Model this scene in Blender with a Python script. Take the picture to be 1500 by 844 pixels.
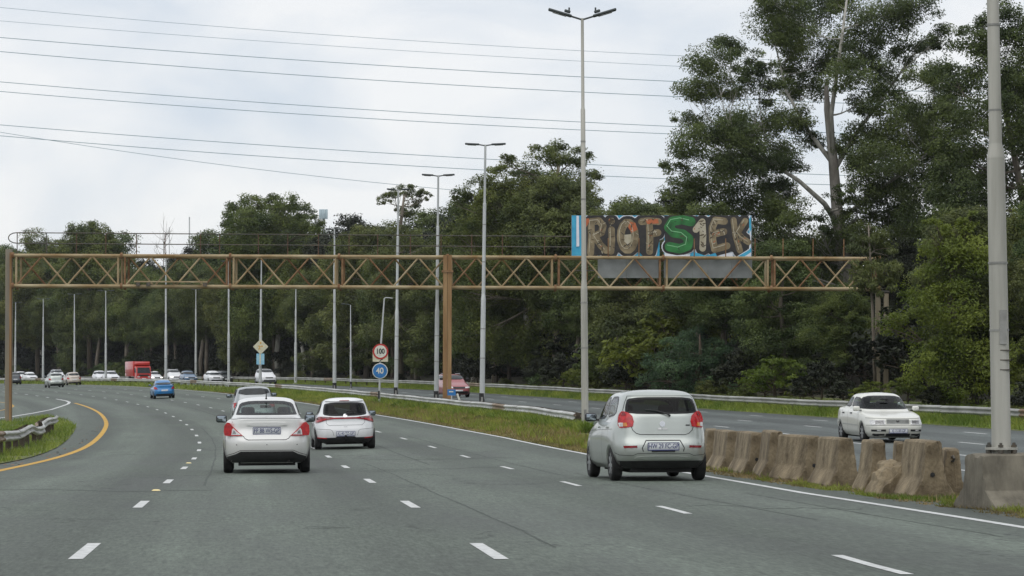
import bpy, bmesh, math, random
import numpy as np
from mathutils import Vector, Matrix, Quaternion
from mathutils.bvhtree import BVHTree
from mathutils.geometry import delaunay_2d_cdt

random.seed(7)
scene = bpy.context.scene
for _o in list(bpy.data.objects):
    bpy.data.objects.remove(_o)
R = math.radians

# ------------------------------------------------------------------ camera
F = 4000.0            # focal length in pixels of a 1500 px wide picture
CX, CY = 750.0, 560.0 # principal column, eye-level row
cam_data = bpy.data.cameras.new('camera')
cam = bpy.data.objects.new('camera', cam_data)
scene.collection.objects.link(cam)
cam.location = (0, 0, 0)
cam.rotation_euler = (R(90), R(0.0), 0)
cam_data.sensor_width = 36.0
cam_data.lens = 36.0 * F / 1500.0
cam_data.shift_y = (CY - 422.0) / 1500.0
cam_data.clip_start = 0.5
cam_data.clip_end = 12000
scene.camera = cam

# ------------------------------------------------------------------ sky, sun, exposure
SUN_EL, SUN_AZ = R(58), R(200)
world = bpy.data.worlds.new('World')
scene.world = world
world.use_nodes = True
wn, wl = world.node_tree.nodes, world.node_tree.links
wn.clear()
w_out = wn.new('ShaderNodeOutputWorld')
w_sky = wn.new('ShaderNodeTexSky')
w_sky.sky_type = 'NISHITA'
w_sky.sun_disc = False
w_sky.sun_elevation = SUN_EL
w_sky.sun_rotation = SUN_AZ
w_bg = wn.new('ShaderNodeBackground'); w_bg.inputs['Strength'].default_value = 0.11
wl.new(w_sky.outputs[0], w_bg.inputs['Color'])
w_tc = wn.new('ShaderNodeTexCoord')
w_map = wn.new('ShaderNodeMapping'); w_map.inputs['Scale'].default_value = (1.0, 1.0, 2.2)
wl.new(w_tc.outputs['Generated'], w_map.inputs['Vector'])
w_n = wn.new('ShaderNodeTexNoise'); w_n.inputs['Scale'].default_value = 11.0
w_n.inputs['Detail'].default_value = 5; w_n.inputs['Roughness'].default_value = 0.5
w_n.inputs['Distortion'].default_value = 0.35
wl.new(w_map.outputs[0], w_n.inputs['Vector'])
w_r = wn.new('ShaderNodeValToRGB')
w_r.color_ramp.elements[0].position = 0.33; w_r.color_ramp.elements[0].color = (0.71, 0.775, 0.86, 1)
w_r.color_ramp.elements[1].position = 0.62; w_r.color_ramp.elements[1].color = (0.97, 0.975, 0.985, 1)
wl.new(w_n.outputs['Fac'], w_r.inputs['Fac'])
w_cl = wn.new('ShaderNodeBackground'); w_cl.inputs['Strength'].default_value = 1.0
wl.new(w_r.outputs['Color'], w_cl.inputs['Color'])
w_mix = wn.new('ShaderNodeMixShader'); w_mix.inputs[0].default_value = 0.88
wl.new(w_bg.outputs[0], w_mix.inputs[1]); wl.new(w_cl.outputs[0], w_mix.inputs[2])
wl.new(w_mix.outputs[0], w_out.inputs['Surface'])

sun_data = bpy.data.lights.new('sun', 'SUN')
sun_data.energy = 1.5; sun_data.angle = R(80); sun_data.color = (1.0, 0.97, 0.93)
sun = bpy.data.objects.new('sun', sun_data); scene.collection.objects.link(sun)
# sun_rotation is measured clockwise from +Y seen from above
_d = Vector((math.sin(SUN_AZ) * math.cos(SUN_EL), math.cos(SUN_AZ) * math.cos(SUN_EL), math.sin(SUN_EL)))
sun.rotation_euler = _d.to_track_quat('Z', 'Y').to_euler()
sun.location = _d * 200

vs = scene.view_settings
vs.view_transform = 'Standard'; vs.look = 'None'; vs.gamma = 1.0; vs.exposure = 0.0
vs.use_curve_mapping = False
scene.cycles.use_denoising = True
scene.cycles.max_bounces = 8
scene.cycles.transparent_max_bounces = 12
scene.cycles.glossy_bounces = 4
scene.cycles.diffuse_bounces = 4
scene.cycles.transmission_bounces = 6

# ------------------------------------------------------------------ helpers
def link(o):
    scene.collection.objects.link(o)
    return o

def tag(o, label=None, cat=None, group=None, kind=None):
    if label: o['label'] = label
    if cat: o['category'] = cat
    if group: o['group'] = group
    if kind: o['kind'] = kind
    return o

def thing(name, label, cat, loc=(0, 0, 0), rz=0.0, group=None, parent=None):
    o = link(bpy.data.objects.new(name, None))
    o.empty_display_size = 0.2
    o.location = loc
    o.rotation_euler = (0, 0, rz)
    tag(o, label, cat, group)
    return o

def raw_mesh(name, verts, faces, smooth=False):
    me = bpy.data.meshes.new(name)
    me.from_pydata([tuple(map(float, v)) for v in verts], [], [tuple(int(i) for i in f) for f in faces])
    if smooth:
        me.polygons.foreach_set('use_smooth', [True] * len(me.polygons))
    me.update()
    return me

def fast_quads(name, V, k=4, smooth=False):
    """V: (N,k,3) array -> mesh of N separate k-gons."""
    V = np.asarray(V, dtype=np.float32)
    n = V.shape[0]
    me = bpy.data.meshes.new(name)
    me.vertices.add(n * k); me.vertices.foreach_set('co', V.reshape(-1))
    me.loops.add(n * k); me.loops.foreach_set('vertex_index', np.arange(n * k, dtype=np.int32))
    me.polygons.add(n)
    me.polygons.foreach_set('loop_start', np.arange(0, n * k, k, dtype=np.int32))
    me.polygons.foreach_set('loop_total', np.full(n, k, dtype=np.int32))
    me.update(calc_edges=True)
    me.validate()
    return me

def put(name, me, mat, parent=None, loc=None):
    o = link(bpy.data.objects.new(name, me))
    if mat is not None and len(me.materials) == 0:
        me.materials.append(mat)
    if parent is not None: o.parent = parent
    if loc is not None: o.location = loc
    return o

class MB:
    """collects shapes into one mesh"""
    def __init__(s):
        s.v = []; s.f = []
    def add(s, verts, faces):
        b = len(s.v)
        s.v += [tuple(v) for v in verts]
        s.f += [tuple(i + b for i in f) for f in faces]
        return s
    def box(s, c, d, rot=None, taper=None):
        hx, hy, hz = d[0] / 2, d[1] / 2, d[2] / 2
        vs_ = []
        for z in (-1, 1):
            k = 1.0 if (taper is None or z < 0) else taper
            for (x, y) in ((-1, -1), (1, -1), (1, 1), (-1, 1)):
                vs_.append(Vector((x * hx * k, y * hy * k, z * hz)))
        if rot is not None:
            vs_ = [rot @ v for v in vs_]
        vs_ = [v + Vector(c) for v in vs_]
        s.add(vs_, [(3, 2, 1, 0), (4, 5, 6, 7), (0, 1, 5, 4), (1, 2, 6, 5), (2, 3, 7, 6), (3, 0, 4, 7)])
        return s
    def tube(s, pts, r, n=8, cap=True):
        pts = [Vector(p) for p in pts]
        if not hasattr(r, '__len__'): r = [r] * len(pts)
        rings = []
        prev = None
        for i, p in enumerate(pts):
            a = pts[max(i - 1, 0)]; b = pts[min(i + 1, len(pts) - 1)]
            t = (b - a)
            t = t.normalized() if t.length > 1e-9 else Vector((0, 0, 1))
            if prev is None:
                u = t.cross(Vector((0, 0, 1)))
                if u.length < 1e-3: u = t.cross(Vector((0, 1, 0)))
                u.normalize()
            else:
                u = prev - t * prev.dot(t)
                if u.length < 1e-6: u = t.orthogonal()
                u.normalize()
            prev = u
            w = t.cross(u)
            rings.append([p + (u * math.cos(2 * math.pi * k / n) + w * math.sin(2 * math.pi * k / n)) * r[i] for k in range(n)])
        vv = [v for rg in rings for v in rg]
        ff = []
        for i in range(len(pts) - 1):
            for k in range(n):
                k2 = (k + 1) % n
                ff.append((i * n + k, i * n + k2, (i + 1) * n + k2, (i + 1) * n + k))
        if cap:
            ff.append(tuple(reversed(range(n))))
            ff.append(tuple((len(pts) - 1) * n + k for k in range(n)))
        s.add(vv, ff)
        return s
    def lathe(s, prof, n=24, axis='z', c=(0, 0, 0)):
        """prof: list of (r, h) closed by caps when r>0"""
        vv = []
        for (r, h) in prof:
            for k in range(n):
                a = 2 * math.pi * k / n
                x, y = r * math.cos(a), r * math.sin(a)
                p = {'z': (x, y, h), 'x': (h, x, y), 'y': (y, h, x)}[axis]
                vv.append(tuple(p[i] + c[i] for i in range(3)))
        ff = []
        for i in range(len(prof) - 1):
            for k in range(n):
                k2 = (k + 1) % n
                ff.append((i * n + k, i * n + k2, (i + 1) * n + k2, (i + 1) * n + k))
        ff.append(tuple(reversed(range(n))))
        ff.append(tuple((len(prof) - 1) * n + k for k in range(n)))
        s.add(vv, ff)
        return s
    def prism(s, poly, d0, d1, axis='y'):
        """poly in the two other axes, extruded from d0 to d1 along axis"""
        n = len(poly)
        def P(a, b, d):
            return {'y': (a, d, b), 'x': (d, a, b), 'z': (a, b, d)}[axis]
        vv = [P(a, b, d0) for a, b in poly] + [P(a, b, d1) for a, b in poly]
        ff = [tuple(range(n)), tuple(reversed(range(n, 2 * n)))]
        for i in range(n):
            j = (i + 1) % n
            ff.append((i, i + n, j + n, j))
        s.add(vv, ff)
        return s
    def mesh(s, name, smooth=False, fix=True):
        me = raw_mesh(name, s.v, s.f, smooth)
        if fix:
            bm = bmesh.new(); bm.from_mesh(me)
            bmesh.ops.recalc_face_normals(bm, faces=bm.faces)
            bm.to_mesh(me); bm.free()
        return me
    def build(s, name, mat, parent=None, smooth=False, loc=None):
        o = put(name, s.mesh(name), mat, parent, loc)
        return auto_smooth(o) if smooth else o

def auto_smooth(o, deg=35):
    me = o.data
    me.polygons.foreach_set('use_smooth', [True] * len(me.polygons))
    bm = bmesh.new(); bm.from_mesh(me)
    for e in bm.edges:
        if len(e.link_faces) == 2 and e.calc_face_angle(0) > R(deg):
            e.smooth = False
    bm.to_mesh(me); bm.free()
    return o

def copy_tree(o, parent=None):
    c = o.copy(); scene.collection.objects.link(c)
    if parent is not None: c.parent = parent
    for ch in list(o.children):
        copy_tree(ch, c)
    return c

# ------------------------------------------------------------------ materials
MATS = {}
def mat(name, col, rough=0.6, metal=0.0, var=0.15, scale=6.0, bump=0.0, bscale=40.0, spec=0.5, col2=None, coat=0.0,
        emit=None, stretch=None, island=0.0):
    """principled material with two octaves of procedural variation"""
    if name in MATS: return MATS[name]
    m = bpy.data.materials.new(name); m.use_nodes = True
    nt = m.node_tree; N, L = nt.nodes, nt.links
    b = N['Principled BSDF']
    b.inputs['Roughness'].default_value = rough
    b.inputs['Metallic'].default_value = metal
    b.inputs['Specular IOR Level'].default_value = spec
    b.inputs['Coat Weight'].default_value = coat
    b.inputs['Coat Roughness'].default_value = 0.05
    tc = N.new('ShaderNodeTexCoord')
    vec = tc.outputs['Object']
    if stretch:
        mp = N.new('ShaderNodeMapping'); mp.inputs['Scale'].default_value = stretch
        L.new(vec, mp.inputs['Vector']); vec = mp.outputs[0]
    n1 = N.new('ShaderNodeTexNoise'); n1.inputs['Scale'].default_value = scale; n1.inputs['Detail'].default_value = 6
    n1.inputs['Roughness'].default_value = 0.6
    L.new(vec, n1.inputs['Vector'])
    rp = N.new('ShaderNodeValToRGB')
    c2 = col2 if col2 else tuple(min(1, c * (1 + var)) for c in col)
    c1 = col if col2 else tuple(c * (1 - var) for c in col)
    rp.color_ramp.elements[0].position = 0.35; rp.color_ramp.elements[0].color = (*c1, 1)
    rp.color_ramp.elements[1].position = 0.68; rp.color_ramp.elements[1].color = (*c2, 1)
    L.new(n1.outputs['Fac'], rp.inputs['Fac'])
    out = rp.outputs['Color']
    if island:
        g = N.new('ShaderNodeNewGeometry')
        hs = N.new('ShaderNodeHueSaturation')
        mr = N.new('ShaderNodeMapRange')
        mr.inputs['To Min'].default_value = 1 - island; mr.inputs['To Max'].default_value = 1 + island
        L.new(g.outputs['Random Per Island'], mr.inputs['Value'])
        L.new(mr.outputs[0], hs.inputs['Value']); L.new(out, hs.inputs['Color'])
        out = hs.outputs['Color']
    L.new(out, b.inputs['Base Color'])
    if bump:
        n2 = N.new('ShaderNodeTexNoise'); n2.inputs['Scale'].default_value = bscale; n2.inputs['Detail'].default_value = 4
        L.new(vec, n2.inputs['Vector'])
        bp = N.new('ShaderNodeBump'); bp.inputs['Strength'].default_value = bump; bp.inputs['Distance'].default_value = 0.02
        L.new(n2.outputs['Fac'], bp.inputs['Height']); L.new(bp.outputs[0], b.inputs['Normal'])
    if emit:
        b.inputs['Emission Color'].default_value = (*emit[0], 1); b.inputs['Emission Strength'].default_value = emit[1]
    MATS[name] = m
    return m

def paint(name, col, flake=0.0, dirt=0.10):
    """car paint: base coat with clear coat and a little road dirt low down"""
    if name in MATS: return MATS[name]
    m = bpy.data.materials.new(name); m.use_nodes = True
    N, L = m.node_tree.nodes, m.node_tree.links
    b = N['Principled BSDF']
    b.inputs['Metallic'].default_value = flake
    b.inputs['Roughness'].default_value = 0.38
    b.inputs['Coat Weight'].default_value = 0.8; b.inputs['Coat Roughness'].default_value = 0.06
    tc = N.new('ShaderNodeTexCoord')
    n1 = N.new('ShaderNodeTexNoise'); n1.inputs['Scale'].default_value = 5; n1.inputs['Detail'].default_value = 7
    L.new(tc.outputs['Object'], n1.inputs['Vector'])
    sx = N.new('ShaderNodeSeparateXYZ'); L.new(tc.outputs['Object'], sx.inputs[0])
    mr = N.new('ShaderNodeMapRange'); mr.inputs['From Min'].default_value = 0.75; mr.inputs['From Max'].default_value = 0.25
    L.new(sx.outputs['Z'], mr.inputs['Value'])
    mu = N.new('ShaderNodeMath'); mu.operation = 'MULTIPLY'; L.new(mr.outputs[0], mu.inputs[0]); L.new(n1.outputs['Fac'], mu.inputs[1])
    m2 = N.new('ShaderNodeMath'); m2.operation = 'MULTIPLY_ADD'; m2.inputs[1].default_value = dirt * 5; m2.inputs[2].default_value = 0.0
    m2.use_clamp = True
    L.new(mu.outputs[0], m2.inputs[0])
    mx = N.new('ShaderNodeMix'); mx.data_type = 'RGBA'
    mx.inputs['A'].default_value = (*col, 1); mx.inputs['B'].default_value = (0.16, 0.14, 0.11, 1)
    L.new(m2.outputs[0], mx.inputs['Factor']); L.new(mx.outputs['Result'], b.inputs['Base Color'])
    MATS[name] = m
    return m

def glass(name, tint=(0.30, 0.36, 0.35)):
    if name in MATS: return MATS[name]
    m = bpy.data.materials.new(name); m.use_nodes = True
    N, L = m.node_tree.nodes, m.node_tree.links
    N.remove(N['Principled BSDF'])
    tr = N.new('ShaderNodeBsdfTransparent'); tr.inputs[0].default_value = (*tint, 1)
    gl = N.new('ShaderNodeBsdfGlossy'); gl.inputs['Roughness'].default_value = 0.03
    lw = N.new('ShaderNodeLayerWeight'); lw.inputs['Blend'].default_value = 0.5
    pw = N.new('ShaderNodeMath'); pw.operation = 'POWER'; pw.inputs[1].default_value = 4.0; L.new(lw.outputs['Facing'], pw.inputs[0])
    fr = N.new('ShaderNodeMath'); fr.operation = 'MULTIPLY_ADD'; fr.inputs[1].default_value = 0.75; fr.inputs[2].default_value = 0.014
    L.new(pw.outputs[0], fr.inputs[0])
    nz = N.new('ShaderNodeTexNoise'); nz.inputs['Scale'].default_value = 3.0
    tc = N.new('ShaderNodeTexCoord'); L.new(tc.outputs['Object'], nz.inputs['Vector'])
    mr = N.new('ShaderNodeMapRange'); mr.inputs['To Min'].default_value = 0.02; mr.inputs['To Max'].default_value = 0.08
    L.new(nz.outputs['Fac'], mr.inputs['Value']); L.new(mr.outputs[0], gl.inputs['Roughness'])
    mi = N.new('ShaderNodeMixShader')
    L.new(fr.outputs[0], mi.inputs[0]); L.new(tr.outputs[0], mi.inputs[1]); L.new(gl.outputs[0], mi.inputs[2])
    L.new(mi.outputs[0], N['Material Output'].inputs['Surface'])
    MATS[name] = m
    return m

def leaf_mat(name, c1, c2, trans=0.25, nscale=0.5):
    if name in MATS: return MATS[name]
    m = bpy.data.materials.new(name); m.use_nodes = True
    N, L = m.node_tree.nodes, m.node_tree.links
    b = N['Principled BSDF']; b.inputs['Roughness'].default_value = 0.55; b.inputs['Specular IOR Level'].default_value = 0.3
    tc = N.new('ShaderNodeTexCoord')
    n1 = N.new('ShaderNodeTexNoise'); n1.inputs['Scale'].default_value = nscale; n1.inputs['Detail'].default_value = 3
    L.new(tc.outputs['Object'], n1.inputs['Vector'])
    rp = N.new('ShaderNodeValToRGB')
    rp.color_ramp.elements[0].position = 0.38; rp.color_ramp.elements[0].color = (*c1, 1)
    rp.color_ramp.elements[1].position = 0.66; rp.color_ramp.elements[1].color = (*c2, 1)
    L.new(n1.outputs['Fac'], rp.inputs['Fac'])
    g = N.new('ShaderNodeNewGeometry')
    hs = N.new('ShaderNodeHueSaturation')
    mr = N.new('ShaderNodeMapRange'); mr.inputs['To Min'].default_value = 0.80; mr.inputs['To Max'].default_value = 1.22
    L.new(g.outputs['Random Per Island'], mr.inputs['Value']); L.new(mr.outputs[0], hs.inputs['Value'])
    oi = N.new('ShaderNodeObjectInfo')
    mh = N.new('ShaderNodeMapRange'); mh.inputs['To Min'].default_value = 0.482; mh.inputs['To Max'].default_value = 0.515
    L.new(oi.outputs['Random'], mh.inputs['Value']); L.new(mh.outputs[0], hs.inputs['Hue'])
    L.new(rp.outputs['Color'], hs.inputs['Color'])
    L.new(hs.outputs['Color'], b.inputs['Base Color'])
    tl = N.new('ShaderNodeBsdfTranslucent'); L.new(hs.outputs['Color'], tl.inputs['Color'])
    mi = N.new('ShaderNodeMixShader'); mi.inputs[0].default_value = trans
    L.new(b.outputs[0], mi.inputs[1]); L.new(tl.outputs[0], mi.inputs[2])
    L.new(mi.outputs[0], N['Material Output'].inputs['Surface'])
    MATS[name] = m
    return m

def text_mesh(txt, size, name='lettering', squeeze=1.0, extrude=0.0015, bold=0.0):
    cu = bpy.data.curves.new('tmp_text', 'FONT')
    cu.body = txt; cu.size = size; cu.align_x = 'CENTER'; cu.align_y = 'CENTER'; cu.extrude = extrude
    cu.offset = bold
    ob = link(bpy.data.objects.new('tmp_text', cu))
    bpy.context.view_layer.update()
    dg = bpy.context.evaluated_depsgraph_get()
    me = bpy.data.meshes.new_from_object(ob.evaluated_get(dg))
    bpy.data.objects.remove(ob); bpy.data.curves.remove(cu)
    me.name = name
    if squeeze != 1.0:
        for v in me.vertices: v.co.x *= squeeze
    return me
# ------------------------------------------------------------------ the lie of the land
# t = metres to the right of the first lane line; Y = distance ahead
_Y1 = np.array([-60, 0, 23.4, 35.1, 46.8, 58.5, 70.2, 81.9, 93.6, 105.3, 117, 128.7, 140.4, 152.1, 163.8])
_X1 = np.array([4.2, -1.5, -3.65, -4.76, -5.89, -7.02, -8.16, -9.37, -10.69, -12.15, -13.70, -15.32, -17.02, -18.86, -20.76])
_Yz = np.array([-60, 0, 23.4, 35.1, 46.8, 58.5, 70.2, 81.9, 93.6, 105.3, 117, 140, 164, 200, 230, 300, 330, 400, 600, 1000, 2500])
_Z1 = np.array([-1.0, -1.26, -1.44, -1.57, -1.70, -1.84, -1.97, -2.05, -2.08, -2.06, -2.03, -1.98, -1.85, -1.60, -1.38, -.87, -.75, -.62, -.3, 0, 0.5])
def _smooth_table(xs, ys):
    g = np.arange(xs[0], xs[-1] + 0.5, 1.0)
    v = np.interp(g, xs, ys)
    k = np.hanning(25); k /= k.sum()
    p = np.pad(v, 12, mode='reflect', reflect_type='odd')
    return g, np.convolve(p, k, 'valid')
_ye = np.arange(175, 601, 10.0)
_xe = -20.76 - 0.168 * (_ye - 163.8) - 0.00047 * (_ye - 163.8) ** 2
_gx, _vx = _smooth_table(np.concatenate([_Y1, _ye, [2500]]), np.concatenate([_X1, _xe, [_xe[-1] - 0.57 * 1900]]))
_gz, _vz = _smooth_table(_Yz, _Z1)
def X1(Y): return float(np.interp(Y, _gx, _vx))
def Z1(Y): return float(np.interp(Y, _gz, _vz))
def bank(Y): return float(np.interp(Y, [40, 60, 90, 150, 230], [0.0, 0.008, 0.026, 0.034, 0.042]))
def zg(Y, t):
    tt = max(-7.0, min(16.0, t))
    z = Z1(Y) + bank(Y) * tt
    if t > 29.5: z += min(1.1, (t - 29.5) * 0.10)      # bank under the trees
    return z
def tX(X, Y): return X - X1(Y)
def PX(px, Y): return (px - CX) * Y / F
def head(Y): return math.atan2(-(X1(Y + 2) - X1(Y - 2)), 4.0)   # yaw (left positive) of the road
def P(Y, t, dz=0.0): return Vector((X1(Y) + t, Y, zg(Y, t) + dz))

def sheet(name, ys, ts, mat_, dz=0.0, uv=True):
    """ts: list of t or function Y -> list of t"""
    V = []; Fc = []; UV = []
    n = None
    for Y in ys:
        tl = ts(Y) if callable(ts) else ts
        n = len(tl)
        for t in tl:
            V.append((X1(Y) + t, Y, zg(Y, t) + dz)); UV.append((t, Y))
    for i in range(len(ys) - 1):
        for k in range(n - 1):
            Fc.append((i * n + k, i * n + k + 1, (i + 1) * n + k + 1, (i + 1) * n + k))
    me = raw_mesh(name, V, Fc, True)
    ul = me.uv_layers.new(name='UVMap')
    for l in me.loops:
        ul.data[l.index].uv = UV[l.vertex_index]
    return put(name, me, mat_)

# asphalt: worn wheel tracks, patches, fine cracks, damp sheen
def asphalt(name, base, tone=1.0, lane=3.42):
    m = bpy.data.materials.new(name); m.use_nodes = True
    N, L = m.node_tree.nodes, m.node_tree.links
    b = N['Principled BSDF']
    uv = N.new('ShaderNodeUVMap'); uv.uv_map = 'UVMap'
    def mapping(sx, sy):
        mp = N.new('ShaderNodeMapping'); mp.inputs['Scale'].default_value = (sx, sy, 1); L.new(uv.outputs[0], mp.inputs['Vector']); return mp.outputs[0]
    def noise(vec, sc, det=4, rough=0.55, dist=0.0):
        n = N.new('ShaderNodeTexNoise'); n.inputs['Scale'].default_value = sc; n.inputs['Detail'].default_value = det
        n.inputs['Roughness'].default_value = rough; n.inputs['Distortion'].default_value = dist
        L.new(vec, n.inputs['Vector']); return n.outputs['Fac']
    def math_(op, a, b_=None, c=None, clamp=False):
        n = N.new('ShaderNodeMath'); n.operation = op; n.use_clamp = clamp
        for i, v in enumerate((a, b_, c)):
            if v is None: continue
            if isinstance(v, (int, float)): n.inputs[i].default_value = v
            else: L.new(v, n.inputs[i])
        return n.outputs[0]
    def rng(v, a, b_, c, d):
        n = N.new('ShaderNodeMapRange'); n.inputs['From Min'].default_value = a; n.inputs['From Max'].default_value = b_
        n.inputs['To Min'].default_value = c; n.inputs['To Max'].default_value = d; L.new(v, n.inputs['Value']); return n.outputs[0]
    grain = noise(mapping(1, 0.6), 11, 5, 0.85)
    agg = noise(mapping(1, 0.11), 24, 3, 0.8)
    fine = noise(mapping(1, 0.16), 7, 5, 0.75)
    blot = noise(mapping(1, 0.22), 0.55, 5, 0.6, 0.4)
    long_ = noise(mapping(1, 0.02), 1.5, 4, 0.6)
    sep = N.new('ShaderNodeSeparateXYZ'); L.new(uv.outputs[0], sep.inputs[0])
    ph = math_('MULTIPLY', sep.outputs['X'], 2 * math.pi / (lane / 1.0))
    wob = math_('MULTIPLY_ADD', blot, 1.6, ph)
    cs = math_('COSINE', wob)                                   # oil-darkened lane middles against polished tracks
    track = rng(cs, -1, 1, 1.12, 0.75)
    v = math_('MULTIPLY', rng(grain, 0.25, 0.75, 0.60, 1.42), rng(fine, 0.3, 0.7, 0.82, 1.18))
    v = math_('MULTIPLY', v, rng(agg, 0.25, 0.75, 0.55, 1.55))
    v = math_('MULTIPLY', v, rng(blot, 0.3, 0.7, 0.70, 1.30))
    v = math_('MULTIPLY', v, rng(long_, 0.3, 0.7, 0.84, 1.16))
    v = math_('MULTIPLY', v, track)
    # cracks: wandering seams along lanes and a scatter of transverse ones
    wv = N.new('ShaderNodeTexVoronoi'); wv.feature = 'DISTANCE_TO_EDGE'; wv.inputs['Scale'].default_value = 1.0
    nz = N.new('ShaderNodeTexNoise'); nz.inputs['Scale'].default_value = 0.8; nz.inputs['Detail'].default_value = 5
    L.new(uv.outputs[0], nz.inputs['Vector'])
    ad = N.new('ShaderNodeMix'); ad.data_type = 'VECTOR'; ad.inputs['Factor'].default_value = 0.5
    mv = N.new('ShaderNodeMapping'); mv.inputs['Scale'].default_value = (0.30, 0.11, 1); L.new(uv.outputs[0], mv.inputs['Vector'])
    L.new(mv.outputs[0], ad.inputs['A']); L.new(nz.outputs['Color'], ad.inputs['B'])
    L.new(ad.outputs['Result'], wv.inputs['Vector'])
    msk = noise(mapping(1, 0.35), 0.22, 2)
    cr = math_('MULTIPLY', math_('LESS_THAN', wv.outputs['Distance'], 0.0060), math_('GREATER_THAN', msk, 0.47))
    v = math_('MULTIPLY', v, rng(cr, 0, 1, 1.0, 0.55))
    mx = N.new('ShaderNodeMix'); mx.data_type = 'RGBA'; mx.blend_type = 'MULTIPLY'; mx.inputs['Factor'].default_value = 1.0
    mx.inputs['A'].default_value = (*[c * tone for c in base], 1)
    cmb = N.new('ShaderNodeCombineXYZ')
    for i in range(3): L.new(v, cmb.inputs[i])
    L.new(cmb.outputs[0], mx.inputs['B'])
    L.new(mx.outputs['Result'], b.inputs['Base Color'])
    L.new(rng(blot, 0.3, 0.7, 0.62, 0.82), b.inputs['Roughness'])
    b.inputs['Specular IOR Level'].default_value = 0.4
    bp = N.new('ShaderNodeBump'); bp.inputs['Strength'].default_value = 0.35; bp.inputs['Distance'].default_value = 0.01
    L.new(grain, bp.inputs['Height']); L.new(bp.outputs[0], b.inputs['Normal'])
    return m

M_asph = asphalt('asphalt_near', (0.082, 0.099, 0.081))
M_asph2 = asphalt('asphalt_far', (0.080, 0.093, 0.088))
M_asph3 = asphalt('asphalt_shoulder', (0.055, 0.062, 0.062))
M_soil = mat('leaf_litter', (0.035, 0.030, 0.018), 0.95, var=0.4, scale=1.2, col2=(0.060, 0.060, 0.028), bump=0.6, bscale=6)
M_turf = mat('turf', (0.060, 0.090, 0.020), 0.95, scale=1.1, col2=(0.16, 0.165, 0.045), bump=0.8, bscale=9)
M_turf_dry = mat('verge_soil', (0.06, 0.058, 0.035), 0.95, scale=2.2, col2=(0.10, 0.105, 0.04), bump=0.8, bscale=9)
M_white = mat('road_paint_white', (0.42, 0.43, 0.42), 0.7, scale=9, col2=(0.68, 0.69, 0.68))
M_yellow = mat('road_paint_yellow', (0.42, 0.235, 0.022), 0.7, scale=3, col2=(0.60, 0.35, 0.04))

ys_all = [-60 + 6 * i for i in range(117)]          # to 636
ys_far = [660, 700, 760, 850, 1000, 1300, 1800, 2450]
ground = sheet('ground', ys_all + ys_far, [-900, -300, -120, -60, -30, -20, -14, -10, -7, -4, 0, 4, 8, 12, 16, 20, 24, 28, 29.5, 32, 36, 41, 48, 60, 90, 160, 320, 900], M_soil, -0.10)
tag(ground, kind='structure')

ys_r = [-60 + 3 * i for i in range(230)]
def t_left(Y):   # left edge of the asphalt: shoulder, then opens out for the slip road
    return float(np.interp(Y, [-60, 50, 73, 134, 150, 175, 640], [-5.4, -4.9, -4.9, -5.7, -14, -26, -26]))
def t_in(Y): return float(np.interp(Y, [-60, 55, 110, 640], [12.2, 12.2, 15.0, 15.0]))
T_OUT = 27.6
def road_ts(Y):
    l = t_left(Y)
    m = -7.0 if l < -7.4 else (l - 3.82) / 2
    return [l, (l + m) / 2, m, -3.82, -1.9] + [0, 1.7, 3.45, 5.1, 6.75, 8.4, 9.85, 10.35]
road = sheet('near_carriageway', ys_r, road_ts, M_asph, 0.0)
tag(road, kind='structure')
oroad = sheet('far_carriageway', ys_r, lambda Y: [t_in(Y) - 0.7 + (T_OUT + 0.3 - t_in(Y) + 0.7) * k / 8 for k in range(9)], M_asph2, 0.0)
tag(oroad, kind='structure')
# paved, broken strip under the concrete barriers, and the grassed median beyond
med_strip = sheet('paved_median', [-60 + 3 * i for i in range(49)], lambda Y: [10.30, 10.9, t_in(Y) - 0.75], M_asph3, -0.012)
tag(med_strip, kind='structure')
med = sheet('grass_median', [66 + 3 * i for i in range(189)], lambda Y: [10.05, 10.5, 11.6, 12.6, 13.6, t_in(Y) - 0.68], M_turf, 0.014)
tag(med, kind='structure')
verge = sheet('right_verge', ys_r, [T_OUT + 0.15, 28.4, 29.5, 31, 33, 35], M_turf, 0.010)
tag(verge, kind='structure')
# grass island between the carriageway and the slip road
def isl(Y):
    r = float(np.interp(Y, [-60, 50, 73, 134, 150, 168], [-5.0, -4.6, -4.55, -5.3, -6.1, -7.3]))
    l = float(np.interp(Y, [-60, 60, 120, 150, 168], [-24, -20, -12, -8.4, -7.5]))
    return [l + (r - l) * k / 6 for k in range(7)]
island = sheet('grass_island', [-60 + 3 * i for i in range(77)], isl, M_turf, 0.022)
tag(island, kind='structure')

# painted lines: each dash is a piece of its carriageway
def strip(name, pts, w, mat_, parent, dz=0.004):
    """pts: (Y, t) list"""
    V = []; Fc = []
    for (Y, t) in pts:
        V.append((X1(Y) + t - w / 2, Y, zg(Y, t - w / 2) + dz)); V.append((X1(Y) + t + w / 2, Y, zg(Y, t + w / 2) + dz))
    for i in range(len(pts) - 1):
        Fc.append((2 * i, 2 * i + 1, 2 * i + 3, 2 * i + 2))
    return put(name, raw_mesh(name, V, Fc), mat_, parent)

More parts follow.
